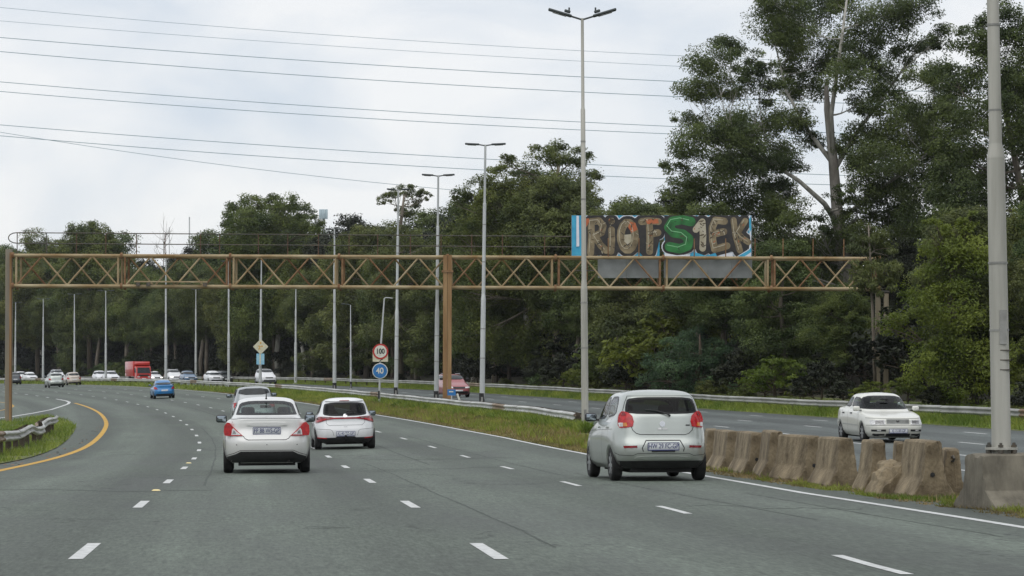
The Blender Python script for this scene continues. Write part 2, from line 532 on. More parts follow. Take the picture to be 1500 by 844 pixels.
def rag(pts, n=3):
    return pts
def t3(Y): return float(np.interp(Y, [21.4, 33, 45, 56, 68, 80], [6.26, 6.53, 6.66, 6.72, 6.80, 6.84]))
def te(Y): return float(np.interp(Y, [20, 31, 49, 70, 95, 140], [9.22, 9.40, 9.62, 9.93, 9.95, 9.87]))
for t, off, y0 in ((0.0, 0.0, 0), (3.45, 0.0, 0), (6.75, -2.0, 0)):
    for k in range(-3, 44):
        Y = 23.4 + 11.7 * k + off
        tt = (lambda q: t3(q)) if t > 6 else (lambda q: t)
        strip('lane_dash', [(Y - 1.30, tt(Y - 1.3)), (Y, tt(Y)), (Y + 1.30, tt(Y + 1.3))], 0.12 if t < 6 else 0.10, M_white, road)
for k in range(0, 26):                                            # slip road give-way dashes
    Y = 238 + 11.7 * k
    strip('lane_dash', [(Y - 1.6, -3.8), (Y + 1.6, -3.8)], 0.17, M_white, road)
strip('edge_line', [(-55 + 5 * i, te(-55 + 5 * i)) for i in range(135)], 0.13, M_white, road)
strip('yellow_edge_line', [(-55 + 3 * i, -3.82) for i in range(91)] , 0.21, M_yellow, road)
strip('gore_line', [(236, -3.8), (228, -3.75), (220, -3.95), (212, -4.5), (205, -5.2), (190, -6.6), (178, -7.9), (166, -9.2), (158, -10.2), (145, -11.8), (130, -13.8)], 0.24, M_white, road, 0.006)
strip('yellow_edge_line', [(160, -14.5), (170, -12.3), (180, -10.9), (190, -9.9), (200, -9.2), (208, -8.85), (217, -8.75), (225, -8.95), (234, -9.5), (245, -10.6), (260, -12.4), (285, -16)], 0.16, M_yellow, road, 0.006)
for t in (16.4, 19.4, 22.6, 25.8):
    for k in range(-2, 40):
        Y = 27 + 11.7 * k + (t % 3) * 2
        tt = t + (0 if Y > 100 else float(np.interp(Y, [55, 110], [-1.3, 0])))
        strip('lane_dash', [(Y - 1.3, tt), (Y, tt), (Y + 1.3, tt)], 0.13, M_white, oroad)
strip('edge_line', [(-55 + 5 * i, t_in(-55 + 5 * i) + 0.15) for i in range(135)], 0.14, M_white, oroad)
# cat's-eye studs along the first line
M_stud = mat('stud', (0.75, 0.62, 0.30), 0.4)
for k in range(2):
    Y = (41.2, 64.0)[k]
    b = MB().box((0, 0, 0.01), (0.13, 0.10, 0.02), taper=0.6)
    st = b.build('road_stud', M_stud, road); st.location = P(Y, -0.02, 0.002)

# cracks and scuffs: thin wandering strips in the near carriageway
M_crack = mat('sealed_crack', (0.066, 0.078, 0.067), 0.9, var=0.3, scale=3)
M_scuff = mat('pale_scuff', (0.17, 0.18, 0.17), 0.9, var=0.25, scale=3)
_cr = np.random.default_rng(3)
def crack(y0, y1, t0, amp, w, m=M_crack, n=60, name='crack'):
    pts = []
    ph = _cr.uniform(0, 6, 4)
    for i in range(n + 1):
        u = i / n
        Y = y0 + (y1 - y0) * u
        t = t0 + amp * .6 * (math.sin(u * 3.0 + ph[0]) + .22 * math.sin(u * 8 + ph[1]) + .10 * math.sin(u * 31 + ph[2])) + _cr.normal() * .006
        pts.append((Y, t))
    V = []; Fc = []
    for i, (Y, t) in enumerate(pts):
        ww = w * (.5 + _cr.random()) / 2
        V.append((X1(Y) + t - ww, Y, zg(Y, t) + .0025)); V.append((X1(Y) + t + ww, Y, zg(Y, t) + .0025))
    for i in range(n): Fc.append((2 * i, 2 * i + 1, 2 * i + 3, 2 * i + 2))
    put(name, raw_mesh(name, V, Fc), m, road)
crack(24, 62, 4.05, .12, .024); crack(44, 120, .55, .16, .04); crack(30, 52, 7.6, .10, .028); crack(50, 95, 7.2, .12, .04)
crack(60, 150, 5.4, .15, .06); crack(26, 40, 8.6, .07, .02); crack(80, 190, 2.2, .2, .08)
def cross_crack(Y0, ta, tb, amp, w, m=M_crack, name='crack'):
    n = 40; V = []; Fc = []
    ph = _cr.uniform(0, 6, 3)
    for i in range(n + 1):
        u = i / n; t = ta + (tb - ta) * u
        Y = Y0 + amp * (math.sin(u * 5 + ph[0]) + .5 * math.sin(u * 13 + ph[1])) + _cr.normal() * amp * .12
        for s_ in (-1, 1):
            y = Y + s_ * w * (.5 + _cr.random()) / 2
            V.append((X1(y) + t, y, zg(y, t) + .0025))
    for i in range(n): Fc.append((2 * i, 2 * i + 1, 2 * i + 3, 2 * i + 2))
    put(name, raw_mesh(name, V, Fc), m, road)
cross_crack(41.5, -3.5, .8, .5, .10); cross_crack(56, 3.9, 6.6, .8, .12); cross_crack(66, 4.2, 7.9, .8, .16); cross_crack(34, 6.9, 9.0, .6, .07); cross_crack(77, -2.5, 3.0, 1.0, .2)
cross_crack(63, 4.6, 5.9, .6, .28, M_scuff, 'scuff_mark'); cross_crack(70, 3.9, 5.0, .7, .30, M_scuff, 'scuff_mark'); cross_crack(36.5, -2.9, -1.6, .3, .10, M_scuff, 'scuff_mark')
# ------------------------------------------------------------------ vehicles
M_tyre = mat('tyre', (0.014, 0.014, 0.014), 0.85, var=0.35, scale=9)
M_rim = mat('alloy', (0.42, 0.43, 0.44), 0.35, 0.8, scale=8)
M_blackpl = mat('black_plastic', (0.018, 0.018, 0.019), 0.6, var=0.3, scale=10)
M_frit = mat('black_glass_border', (0.010, 0.010, 0.011), 0.35, var=0.2, spec=0.2)
M_under = mat('underbody', (0.010, 0.010, 0.010), 0.9, var=0.3)
M_seat = mat('seat_cloth', (0.022, 0.023, 0.026), 0.9, var=0.3, scale=14)
M_red = mat('tail_light_red', (0.42, 0.008, 0.012), 0.25, var=0.3, scale=16, coat=0.25)
M_darkred = mat('tail_light_dark_red', (0.20, 0.006, 0.010), 0.25, var=0.3, scale=16, coat=0.25)
M_lens = mat('clear_lens', (0.62, 0.62, 0.62), 0.3, 0.0, var=0.35, scale=22, coat=0.25)
M_lensd = mat('clear_lens_dark', (0.20, 0.20, 0.20), 0.3, 0.2, var=0.5, scale=25, coat=0.8)
M_amber = mat('amber_lens', (0.55, 0.20, 0.03), 0.15, var=0.2, scale=16, coat=0.8)
M_plate = mat('number_plate', (0.66, 0.68, 0.70), 0.5, var=0.06)
M_plate_ink = mat('plate_ink', (0.020, 0.030, 0.16), 0.5)
M_chrome = mat('chrome', (0.62, 0.63, 0.64), 0.15, 0.9, var=0.1)
M_gap = mat('panel_gap', (0.035, 0.035, 0.036), 0.8)
M_mirrorglass = mat('mirror_glass', (0.30, 0.34, 0.37), 0.05, 1.0, var=0.05)
G_light = glass('car_glass', (0.60, 0.68, 0.64))
G_dark = glass('tinted_glass', (0.13, 0.145, 0.145))
M_farglass = mat('far_car_glass', (0.020, 0.025, 0.028), 0.12, var=0.4, scale=3, spec=0.35)

def in_poly(px, py, poly):
    px = np.asarray(px); py = np.asarray(py)
    ins = np.zeros(px.shape, bool)
    n = len(poly)
    for i in range(n):
        x0, y0 = poly[i]; x1, y1 = poly[(i + 1) % n]
        c = ((y0 > py) != (y1 > py))
        with np.errstate(divide='ignore', invalid='ignore'):
            xi = (x1 - x0) * (py - y0) / ((y1 - y0) if y1 != y0 else 1e-12) + x0
        ins ^= (c & (px < xi))
    return ins

def area2(p): return sum(p[i][0] * p[(i + 1) % len(p)][1] - p[(i + 1) % len(p)][0] * p[i][1] for i in range(len(p)))

def rounded(poly, it=2, keep=0.22):
    for _ in range(it):
        q = []
        n = len(poly)
        for i in range(n):
            a = poly[i]; b = poly[(i + 1) % n]
            q.append((a[0] + (b[0] - a[0]) * keep, a[1] + (b[1] - a[1]) * keep))
            q.append((b[0] + (a[0] - b[0]) * keep, b[1] + (a[1] - b[1]) * keep))
        poly = q
    return poly

def shrink(poly, d):
    s = 1 if area2(poly) > 0 else -1
    out = []
    n = len(poly)
    for i in range(n):
        p0 = Vector(poly[i - 1]); p1 = Vector(poly[i]); p2 = Vector(poly[(i + 1) % n])
        e1 = (p1 - p0); e2 = (p2 - p1)
        if e1.length < 1e-6 or e2.length < 1e-6: out.append(tuple(p1)); continue
        e1.normalize(); e2.normalize()
        n1 = Vector((-e1.y, e1.x)) * s; n2 = Vector((-e2.y, e2.x)) * s
        b = n1 + n2
        if b.length < 1e-6: out.append(tuple(p1)); continue
        b.normalize()
        k = d / max(0.4, b.dot(n1))
        out.append((p1.x + b.x * k, p1.y + b.y * k))
    return out

def densify(poly, step, closed=True):
    out = []
    n = len(poly)
    for i in range(n if closed else n - 1):
        a = Vector(poly[i]); b = Vector(poly[(i + 1) % n])
        m = max(1, int(math.ceil((b - a).length / step)))
        for k in range(m):
            out.append(tuple(a + (b - a) * (k / m)))
    if not closed: out.append(tuple(poly[-1]))
    return out

def rbox(name, c, d, r, m, parent, rot=None, seg=3):
    bm = bmesh.new()
    bmesh.ops.create_cube(bm, size=1.0)
    for v in bm.verts: v.co = Vector((v.co.x * d[0], v.co.y * d[1], v.co.z * d[2]))
    bmesh.ops.bevel(bm, geom=bm.edges[:], offset=min(r, min(d) * 0.49), segments=seg, affect='EDGES', profile=0.5)
    me = bpy.data.meshes.new(name)
    for f in bm.faces: f.smooth = True
    if rot is not None: bmesh.ops.transform(bm, matrix=rot.to_4x4(), verts=bm.verts)
    bmesh.ops.translate(bm, vec=Vector(c), verts=bm.verts)
    bm.to_mesh(me); bm.free()
    return put(name, me, m, parent)

class Body:
    def __init__(s, rings, root, paint_mat, sub=8, nq=56):
        s.root = root; s.paint = paint_mat
        A = np.array(rings, float)             # zr yr zf yf w zs n
        K = len(A)
        B = []
        for i in range(K - 1):
            p0 = A[max(i - 1, 0)]; p1 = A[i]; p2 = A[i + 1]; p3 = A[min(i + 2, K - 1)]
            for k in range(sub):
                u = k / sub
                B.append(0.5 * ((2 * p1) + (-p0 + p2) * u + (2 * p0 - 5 * p1 + 4 * p2 - p3) * u * u + (-p0 + 3 * p1 - 3 * p2 + p3) * u ** 3))
        B.append(A[-1])
        B = np.array(B)
        th = np.linspace(0, math.pi / 2, 600)
        V = []
        for (zr, yr, zf, yf, w, zs, n) in B:
            n = max(2.2, n)
            cx = np.cos(th) ** (2 / n); cy = np.sin(th) ** (2 / n)
            a = (yf - yr) / 2; yc = (yf + yr) / 2
            d = np.hypot(np.diff(cx) * w * 2.2, np.diff(cy) * a)
            s_ = np.concatenate([[0], np.cumsum(d)]); s_ /= s_[-1]
            u = np.linspace(0, 1, nq + 1)
            qx = np.interp(u, s_, cx); qy = np.interp(u, s_, cy)
            ring = []
            for (sx, sy, rev) in ((1, 1, False), (-1, 1, True), (-1, -1, False), (1, -1, True)):
                X, Yy = qx * sx, qy * sy
                if rev: X, Yy = X[::-1], Yy[::-1]
                ring.append(np.stack([X[:-1], Yy[:-1]], 1))
            ring = np.concatenate(ring)
            x = ring[:, 0] * w; y = yc + ring[:, 1] * a
            k = np.abs(ring[:, 1]) ** 1.6
            z = np.where(ring[:, 1] > 0, zs + (zf - zs) * k, zs + (zr - zs) * k)
            V.append(np.stack([x, y, z], 1))
        V = np.array(V); nr, m = V.shape[:2]
        s.V = V.reshape(-1, 3)
        idx = np.arange(nr * m).reshape(nr, m)
        q = np.stack([idx[:-1], np.roll(idx, -1, 1)[:-1], np.roll(idx, -1, 1)[1:], idx[1:]], -1).reshape(-1, 4)
        s.Fq = q
        s.caps = [tuple(reversed(idx[0].tolist())), tuple(idx[-1].tolist())]
        s.bvh = BVHTree.FromPolygons([tuple(v) for v in s.V.tolist()], [tuple(f) for f in q.tolist()] + s.caps)
        s.kill = np.zeros(len(q), bool)
        fc = s.V[q]
        s.cen = fc.mean(1)
        nn = np.cross(fc[:, 2] - fc[:, 0], fc[:, 3] - fc[:, 1])
        s.nor = nn / (np.linalg.norm(nn, axis=1, keepdims=True) + 1e-12)
    def proj(s, view, a, b):
        o, d = {'rear': ((a, -8, b), (0, 1, 0)), 'front': ((a, 8, b), (0, -1, 0)), 'left': ((-5, a, b), (1, 0, 0)),
                'right': ((5, a, b), (-1, 0, 0)), 'top': ((a, b, 6), (0, 0, -1))}[view]
        d = Vector(d)
        h = s.bvh.ray_cast(Vector(o), d)
        if h[0] is None:
            g = Vector({'rear': (a, -2.1, b), 'front': (a, 2.1, b), 'left': (-.85, a, b), 'right': (.85, a, b), 'top': (a, b, 1.5)}[view])
            h = s.bvh.find_nearest(g)
        n = h[1].copy()
        if n.dot(d) > 0: n = -n
        n = (n - d * 0.6).normalized()
        return h[0], n, d
    def _tri(s, poly, step, inner=None):
        p = densify(poly, step)
        n = len(p)
        vs_ = [Vector(q) for q in p]; ed = [(i, (i + 1) % n) for i in range(n)]
        if inner:
            q = densify(inner, step); b = len(vs_)
            vs_ += [Vector(x) for x in q]; ed += [(b + i, b + (i + 1) % len(q)) for i in range(len(q))]
        xs = [q[0] for q in p]; ys = [q[1] for q in p]
        gx = np.arange(min(xs), max(xs), step * 1.3); gy = np.arange(min(ys), max(ys), step * 1.3)
        if len(gx) and len(gy):
            GX, GY = np.meshgrid(gx, gy)
            ins = in_poly(GX.ravel(), GY.ravel(), shrink(poly, step * 0.5))
            for x, y in zip(GX.ravel()[ins], GY.ravel()[ins]): vs_.append(Vector((x, y)))
        r = delaunay_2d_cdt(vs_, ed, [], 1, 1e-5)
        co = [tuple(v) for v in r[0]]; tris = [tuple(f) for f in r[2]]
        cen = np.array([[sum(co[i][k] for i in f) / len(f) for k in (0, 1)] for f in tris])
        ok = in_poly(cen[:, 0], cen[:, 1], poly)
        io = in_poly(cen[:, 0], cen[:, 1], inner) if inner else None
        return co, tris, ok, io
    def _surf(s, co, tris, view, off, depth=0.012, wrap=None):
        used = sorted({i for f in tris for i in f}); mp = {i: k for k, i in enumerate(used)}
        V = []; Bk = []
        d0 = None
        for i in used:
            h, n, d = s.proj(view, *co[i]); d0 = d
            V.append(h + n * off); Bk.append(h - n * depth)
        if wrap is not None:                        # lamp units stand proud where the body curves away
            dd = [v.dot(d0) for v in V]; lim = min(dd) + wrap
            V = [v - d0 * max(0, q - lim) for v, q in zip(V, dd)]
            Bk = [v + d0 * (.10 if q > lim else 0) for v, q in zip(Bk, dd)]
        Fc = []
        cnt = {}
        for f in tris:
            g = [mp[i] for i in f]
            nn = (V[g[1]] - V[g[0]]).cross(V[g[2]] - V[g[0]])
            if nn.dot(d0) > 0: g = g[::-1]
            Fc.append(tuple(g))
            for k in range(len(g)):
                e = (g[k], g[(k + 1) % len(g)])
                cnt[e] = cnt.get(e, 0) + 1
        nV = len(V)
        for (a, b) in list(cnt):
            if (b, a) not in cnt:
                Fc.append((b, a, nV + a, nV + b))
        return V + Bk, Fc
    def patch(s, name, poly, view, m, off=0.006, step=0.04, parent=None, round_=0, smooth=True, wrap=None):
        if round_: poly = rounded(poly, round_)
        co, tris, ok, _ = s._tri(poly, step)
        tr = [t for t, k in zip(tris, ok) if k]
        V, Fc = s._surf(co, tr, view, off, wrap=wrap)
        me = raw_mesh(name, V, Fc, False)
        o = put(name, me, m, parent or s.root)
        if smooth: auto_smooth(o, 50)
        return o
    def pair(s, name, poly, view, m, **k):
        a = s.patch(name, poly, view, m, **k)
        b = s.patch(name, [(-x, z) for x, z in reversed(poly)], view, m, **k)
        return a, b
    def ribbon(s, path, view, w=0.008, m=None, name='panel_gap', off=0.0025, parent=None, step=0.03):
        p = densify(path, step, False)
        V = []; Fc = []
        for i, q in enumerate(p):
            a = Vector(p[max(i - 1, 0)]); b = Vector(p[min(i + 1, len(p) - 1)])
            t = (b - a).normalized(); nrm = Vector((-t.y, t.x)) * (w / 2)
            for sg in (1, -1):
                h, n, d = s.proj(view, q[0] + nrm.x * sg, q[1] + nrm.y * sg)
                V.append(h + n * off)
        for i in range(len(p) - 1):
            Fc.append((2 * i, 2 * i + 1, 2 * i + 3, 2 * i + 2))
        return put(name, raw_mesh(name, V, Fc), m or M_gap, parent or s.root)
    def window(s, name, poly, view, g, frit=0.045, round_=2, step=0.045):
        if round_: poly = rounded(poly, round_, 0.18)
        inner = shrink(poly, frit)
        co, tris, ok, io = s._tri(poly, step, inner)
        fr = [t for t, k, j in zip(tris, ok, io) if k and not j]
        pn = [t for t, k, j in zip(tris, ok, io) if k and j]
        V, Fc = s._surf(co, fr, view, 0.004)
        o = put(name, raw_mesh(name, V, Fc), M_frit, s.root); auto_smooth(o, 50)
        V, Fc = s._surf(co, pn, view, 0.003, 0.0)
        Fc = [f for f in Fc if len(f) == 3]
        put('pane', raw_mesh('pane', V, Fc, True), g, o)
        cut = shrink(poly, frit * 0.55)
        c = s.cen
        if view in ('rear', 'front'):
            k = in_poly(c[:, 0], c[:, 2], cut) & ((c[:, 1] < 0) if view == 'rear' else (c[:, 1] > 0)) & ((s.nor[:, 1] < -0.12) if view == 'rear' else (s.nor[:, 1] > 0.12) )
        else:
            k = in_poly(c[:, 1], c[:, 2], cut) & ((c[:, 0] < -0.3) if view == 'left' else (c[:, 0] > 0.3))
        s.kill |= k
        return o
    def arch(s, y, z, r):
        for view in ('left', 'right'):
            sg = -1 if view == 'left' else 1
            circ = [(y + r * math.cos(2 * math.pi * k / 40), z + r * math.sin(2 * math.pi * k / 40)) for k in range(40)]
            c = s.cen
            s.kill |= in_poly(c[:, 1], c[:, 2], circ) & (c[:, 0] * sg > 0.5)
            # lip
            V = []; Fc = []
            a0 = math.asin(max(-0.9, min(0.9, (0.24 - z) / r)))
            for k in range(33):
                a = a0 + (math.pi - 2 * a0) * k / 32
                for rr, of in ((r - 0.028, -0.05), (r - 0.012, 0.010), (r + 0.034, 0.004)):
                    h, n, d = s.proj(view, y + rr * math.cos(a), z + rr * math.sin(a))
                    V.append(h + Vector((sg * of, 0, 0)))
            for k in range(32):
                for j in range(2):
                    Fc.append((k * 3 + j, k * 3 + j + 1, k * 3 + j + 4, k * 3 + j + 3))
            o = put('wheel_arch', raw_mesh('wheel_arch', V, Fc, True), s.paint, s.root)
            # liner
            V = []; Fc = []
            for k in range(25):
                a = -0.25 + (math.pi + 0.5) * k / 24
                for x in (0.50, 0.79):
                    V.append((sg * x, y + (r - 0.01) * math.cos(a), z + (r - 0.01) * math.sin(a)))
            for k in range(24):
                Fc.append((2 * k, 2 * k + 1, 2 * k + 3, 2 * k + 2))
            Fc.append(tuple(2 * k for k in range(25)))
            put('wheel_well', raw_mesh('wheel_well', V, Fc), M_under, s.root)
    def finish(s, name='body'):
        keep = s.Fq[~s.kill]
        me = raw_mesh(name, s.V.tolist(), [tuple(f) for f in keep.tolist()] + [s.caps[1]], True)
        o = put(name, me, s.paint, s.root)
        bm = bmesh.new(); bm.from_mesh(me)
        bmesh.ops.delete(bm, geom=[v for v in bm.verts if not v.link_faces], context='VERTS')
        bm.to_mesh(me); bm.free()
        fl = raw_mesh('floor_pan', [tuple(v) for v in s.V[list(s.caps[0])].tolist()], [tuple(range(len(s.caps[0])))])
        put('floor_pan', fl, M_under, s.root)
        return o

WHEEL = {}
def wheels(root, track, yr, yf, r, w, cap=M_rim):
    key = (round(r, 3), round(w, 3), cap.name)
    if key not in WHEEL:
        t = MB().lathe([(r * .60, -w * .42), (r * .72, -w * .5), (r * .92, -w * .5), (r * .985, -w * .38), (r, -w * .2), (r, w * .2), (r * .985, w * .38), (r * .92, w * .5), (r * .72, w * .5), (r * .60, w * .42)], 32, 'x').mesh('tyre', True)
        rm = MB().lathe([(r * .1, -w * .36), (r * .62, -w * .30), (r * .62, w * .30), (r * .1, w * .36)], 28, 'x')
        rm.lathe([(r * .64, w * .40), (r * .66, w * .47), (r * .58, w * .47), (r * .56, w * .38)], 28, 'x')
        rm.lathe([(r * .64, -w * .40), (r * .66, -w * .47), (r * .58, -w * .47), (r * .56, -w * .38)], 28, 'x')
        sp = MB()
        for k in range(7):
            a = 2 * math.pi * k / 7
            q = Matrix.Rotation(a, 3, 'X')
            sp.box(q @ Vector((0, 0, r * .33)), (w * .12, r * .15, r * .60), q)
        sp.lathe([(r * .10, -w * .07), (r * .14, 0), (r * .10, w * .075)], 14, 'x')
        WHEEL[key] = (t, rm.mesh('rim', False), sp.mesh('spokes'))
        WHEEL[key][1].materials.append(M_blackpl if cap is M_rim else cap)
        WHEEL[key][2].materials.append(cap)
        t.materials.append(M_tyre)
    t, rm, sp = WHEEL[key]
    for (x, y) in ((-track, yr), (track, yr), (-track, yf), (track, yf)):
        o = put('wheel', t, None, root, (x, y, r))
        put('rim', rm, None, o); put('spokes', sp, None, o, (w * .42 * (1 if x > 0 else -1), 0, 0))

def interior(root, L, W, H, yf=0.25, yr=-0.75):
    """seats, dashboard and steering wheel (right-hand drive), seen through the glass"""
    for x in (-0.36, 0.36):
        st = rbox('front_seat', (x, yf, 0.52), (0.50, 0.52, 0.22), 0.07, M_seat, root)
        rbox('seat_back', (x, yf - 0.27, 0.82), (0.48, 0.14, 0.58), 0.06, M_seat, st, Matrix.Rotation(R(14), 3, 'X'))
        rbox('headrest', (x, yf - 0.36, 1.19), (0.27, 0.11, 0.19), 0.05, M_seat, st)
    bn = rbox('rear_seat', (0, yr, 0.50), (1.24, 0.50, 0.20), 0.06, M_seat, root)
    rbox('seat_back', (0, yr - 0.28, 0.77), (1.24, 0.14, 0.52), 0.06, M_seat, bn, Matrix.Rotation(R(18), 3, 'X'))
    for x in (-0.36, 0.36):
        rbox('headrest', (x, yr - 0.38, 1.08), (0.26, 0.10, 0.14), 0.04, M_seat, bn)
    rbox('dashboard', (0, yf + 0.60, H * .54), (W * 0.80, 0.40, 0.22), 0.09, M_seat, root)
    V = MB().tube([(0.36 + 0.18 * math.cos(a), yf + 0.42 - 0.06 * math.sin(a), 0.90 + 0.17 * math.sin(a)) for a in np.linspace(0, 2 * math.pi, 21)], 0.014, 6, False)
    V.build('steering_wheel', M_blackpl, root)
    rbox('rear_view_mirror', (0, yf + 0.42, H - 0.19), (0.23, 0.03, 0.06), 0.015, M_blackpl, root)
    MB().box((0, 0, 0.40), (W * 0.8, L * 0.52, 0.03)).build('cabin_floor', M_under, root)

def wing_mirrors(root, x, y, z, m, s=1.0, glass_side=-1):
    for sg in (-1, 1):
        o = rbox('wing_mirror', (sg * (x + 0.09 * s), y, z), (0.21 * s, 0.11 * s, 0.15 * s), 0.045 * s, m, root)
        rbox('mirror_arm', (sg * (x - 0.01), y + 0.01, z - 0.05 * s), (0.12, 0.05, 0.035), 0.012, M_blackpl, o)
        rbox('mirror_glass', (sg * (x + 0.09 * s), y - 0.052 * s, z), (0.165 * s, 0.012, 0.108 * s), 0.004, M_mirrorglass, o)

def plate(root, x, y, z, txt, w=0.52, h=0.115, front=False, tilt=0.0, frame=True):
    o = rbox('number_plate', (0, 0, 0), (w, 0.012, h), 0.003, M_plate, root, seg=1)
    o.location = (x, y, z); o.rotation_euler = (tilt if not front else -tilt, 0, math.pi if front else 0)
    if txt:
        me = text_mesh(txt, h * 0.92, squeeze=0.80 if len(txt) < 11 else 0.74, bold=0.0)
        t = put('lettering', me, M_plate_ink, o)
        t.location = (0, -0.0085, 0.002); t.rotation_euler = (R(90), 0, 0)
    if frame:
        b = MB()
        for (cx, cz, dx, dz) in ((0, h / 2, w, 0.008), (0, -h / 2, w, 0.012), (w / 2, 0, 0.008, h), (-w / 2, 0, 0.008, h)):
            b.box((cx, -0.004, cz), (dx, 0.014, dz))
        b.build('plate_frame', M_plate_ink, o)
    return o

def emblem(B, view, x, z, r, m, ring=True):
    c = [(x + r * math.cos(a), z + r * math.sin(a)) for a in np.linspace(0, 2 * math.pi, 20, endpoint=False)]
    return B.patch('emblem', c, view, m, off=0.010, step=0.03)

def seat_car(root, Y, t=None, X=None, yaw=0.0, wb=2.5):
    """stand a car on its wheels at (Y, t)"""
    if t is None: t = X - X1(Y)
    h = head(Y)
    root.rotation_mode = 'XYZ'
    fy = math.cos(h + yaw)
    sgn = 1 if fy > 0 else -1
    z0 = zg(Y - wb / 2, t); z1_ = zg(Y + wb / 2, t)
    sl = math.atan2(z1_ - z0, wb) * sgn
    roll = -math.atan(bank(Y)) if t < 16 else 0
    root.location = (X1(Y) + t, Y, (z0 + z1_) / 2 + 0.002)
    root.rotation_euler = (sl, roll * sgn, h + yaw)

# rings: z_rear y_rear z_front y_front half_width z_side exponent
SEDAN = [
 (.20, -2.02, .18, 2.02, .72, .19, 5), (.30, -2.13, .28, 2.13, .81, .28, 5), (.44, -2.185, .40, 2.18, .845, .42, 5),
 (.60, -2.20, .54, 2.20, .848, .58, 5), (.72, -2.165, .64, 2.17, .846, .72, 5), (.86, -2.125, .73, 2.08, .835, .84, 5),
 (1.00, -2.125, .81, 1.90, .81, .93, 4.8), (1.065, -2.10, .90, 1.52, .775, .985, 4.6), (1.085, -1.88, .97, 1.12, .72, 1.03, 4.5),
 (1.12, -1.70, 1.05, .92, .680, 1.08, 4.4), (1.27, -1.34, 1.24, .60, .625, 1.25, 4.2), (1.41, -.98, 1.39, .27, .555, 1.40, 4),
 (1.465, -.70, 1.455, .02, .44, 1.455, 4), (1.485, -.5, 1.48, -.15, .24, 1.48, 4), (1.49, -.4, 1.49, -.3, .02, 1.49, 4)]
CITY = [
 (.22, -1.66, .19, 1.68, .71, .20, 6), (.33, -1.78, .30, 1.79, .795, .30, 6), (.45, -1.84, .42, 1.85, .82, .44, 6),
 (.60, -1.845, .54, 1.845, .827, .60, 6), (.74, -1.80, .65, 1.80, .825, .75, 6), (.90, -1.775, .78, 1.63, .808, .88, 6),
 (1.03, -1.755, .91, 1.30, .775, .97, 6), (1.12, -1.735, 1.00, 1.05, .735, 1.035, 6), (1.24, -1.68, 1.18, .76, .700, 1.18, 5.8),
 (1.37, -1.60, 1.35, .48, .655, 1.35, 5.5), (1.47, -1.50, 1.465, .20, .595, 1.46, 5), (1.525, -1.32, 1.52, -.05, .48, 1.515, 4.5),
 (1.547, -1.05, 1.545, -.3, .27, 1.543, 4), (1.553, -.75, 1.553, -.5, .02, 1.552, 4)]
HATCH = [
 (.19, -1.84, .17, 1.84, .74, .18, 5), (.28, -1.94, .27, 1.94, .84, .27, 5), (.40, -1.985, .39, 1.985, .876, .40, 5),
 (.55, -1.99, .52, 1.99, .884, .55, 5), (.68, -1.955, .62, 1.95, .880, .68, 5), (.80, -1.925, .71, 1.82, .866, .80, 4.8),
 (.90, -1.915, .80, 1.58, .835, .89, 4.6), (.97, -1.895, .90, 1.22, .790, .955, 4.5), (1.08, -1.79, 1.04, .92, .735, 1.07, 4.3),
 (1.22, -1.655, 1.22, .60, .680, 1.22, 4.2), (1.35, -1.53, 1.36, .30, .625, 1.35, 4.0), (1.44, -1.44, 1.44, .08, .535, 1.435, 4.0),
 (1.48, -1.25, 1.48, -.15, .40, 1.475, 4), (1.497, -.95, 1.497, -.35, .2, 1.495, 4), (1.50, -.75, 1.50, -.5, .02, 1.50, 4)]
OLDSEDAN = [
 (.24, -2.0, .15, 2.05, .74, .18, 5.5), (.36, -2.13, .26, 2.15, .815, .30, 5.5), (.50, -2.185, .38, 2.19, .842, .44, 5.5),
 (.62, -2.17, .475, 2.185, .847, .58, 5.5), (.76, -2.14, .56, 2.13, .845, .72, 5.2), (.90, -2.12, .665, 2.09, .835, .82, 5),
 (.98, -2.02, .735, 1.96, .812, .875, 5), (1.0, -1.78, .83, 1.45, .78, .91, 4.8), (1.02, -1.56, .90, 1.02, .738, .945, 4.6),
 (1.19, -1.22, 1.12, .66, .672, 1.14, 4.5), (1.33, -.92, 1.29, .36, .60, 1.30, 4.4), (1.385, -.68, 1.37, .10, .49, 1.375, 4.4),
 (1.41, -.5, 1.405, -.1, .25, 1.405, 4), (1.415, -.4, 1.415, -.2, .02, 1.415, 4)]

def scaled(rings, L, W, H, zmid=None):
    A = [list(r) for r in rings]
    L0 = max(r[3] for r in A) - min(r[1] for r in A); W0 = 2 * max(r[4] for r in A); H0 = A[-1][0]
    for r in A:
        r[0] *= H / H0; r[2] *= H / H0; r[5] *= H / H0
        r[1] *= L / L0; r[3] *= L / L0; r[4] *= W / W0
    return [tuple(r) for r in A]

def side_glass(B, polys, g):
    for name, p in polys:
        for v in ('left', 'right'):
            B.window(name, p, v, g, frit=0.03, round_=1)

# ---- silver-white saloon seen square from behind
P_white = paint('paint_pearl_white', (0.72, 0.72, 0.70), 0.2, 0.05)
P_purewhite = paint('paint_white', (0.74, 0.75, 0.76), 0.0, 0.05)
P_silver = paint('paint_silver', (0.47, 0.50, 0.47), 0.65, 0.08)
P_cream = paint('paint_old_white', (0.68, 0.68, 0.62), 0.0, 0.06)

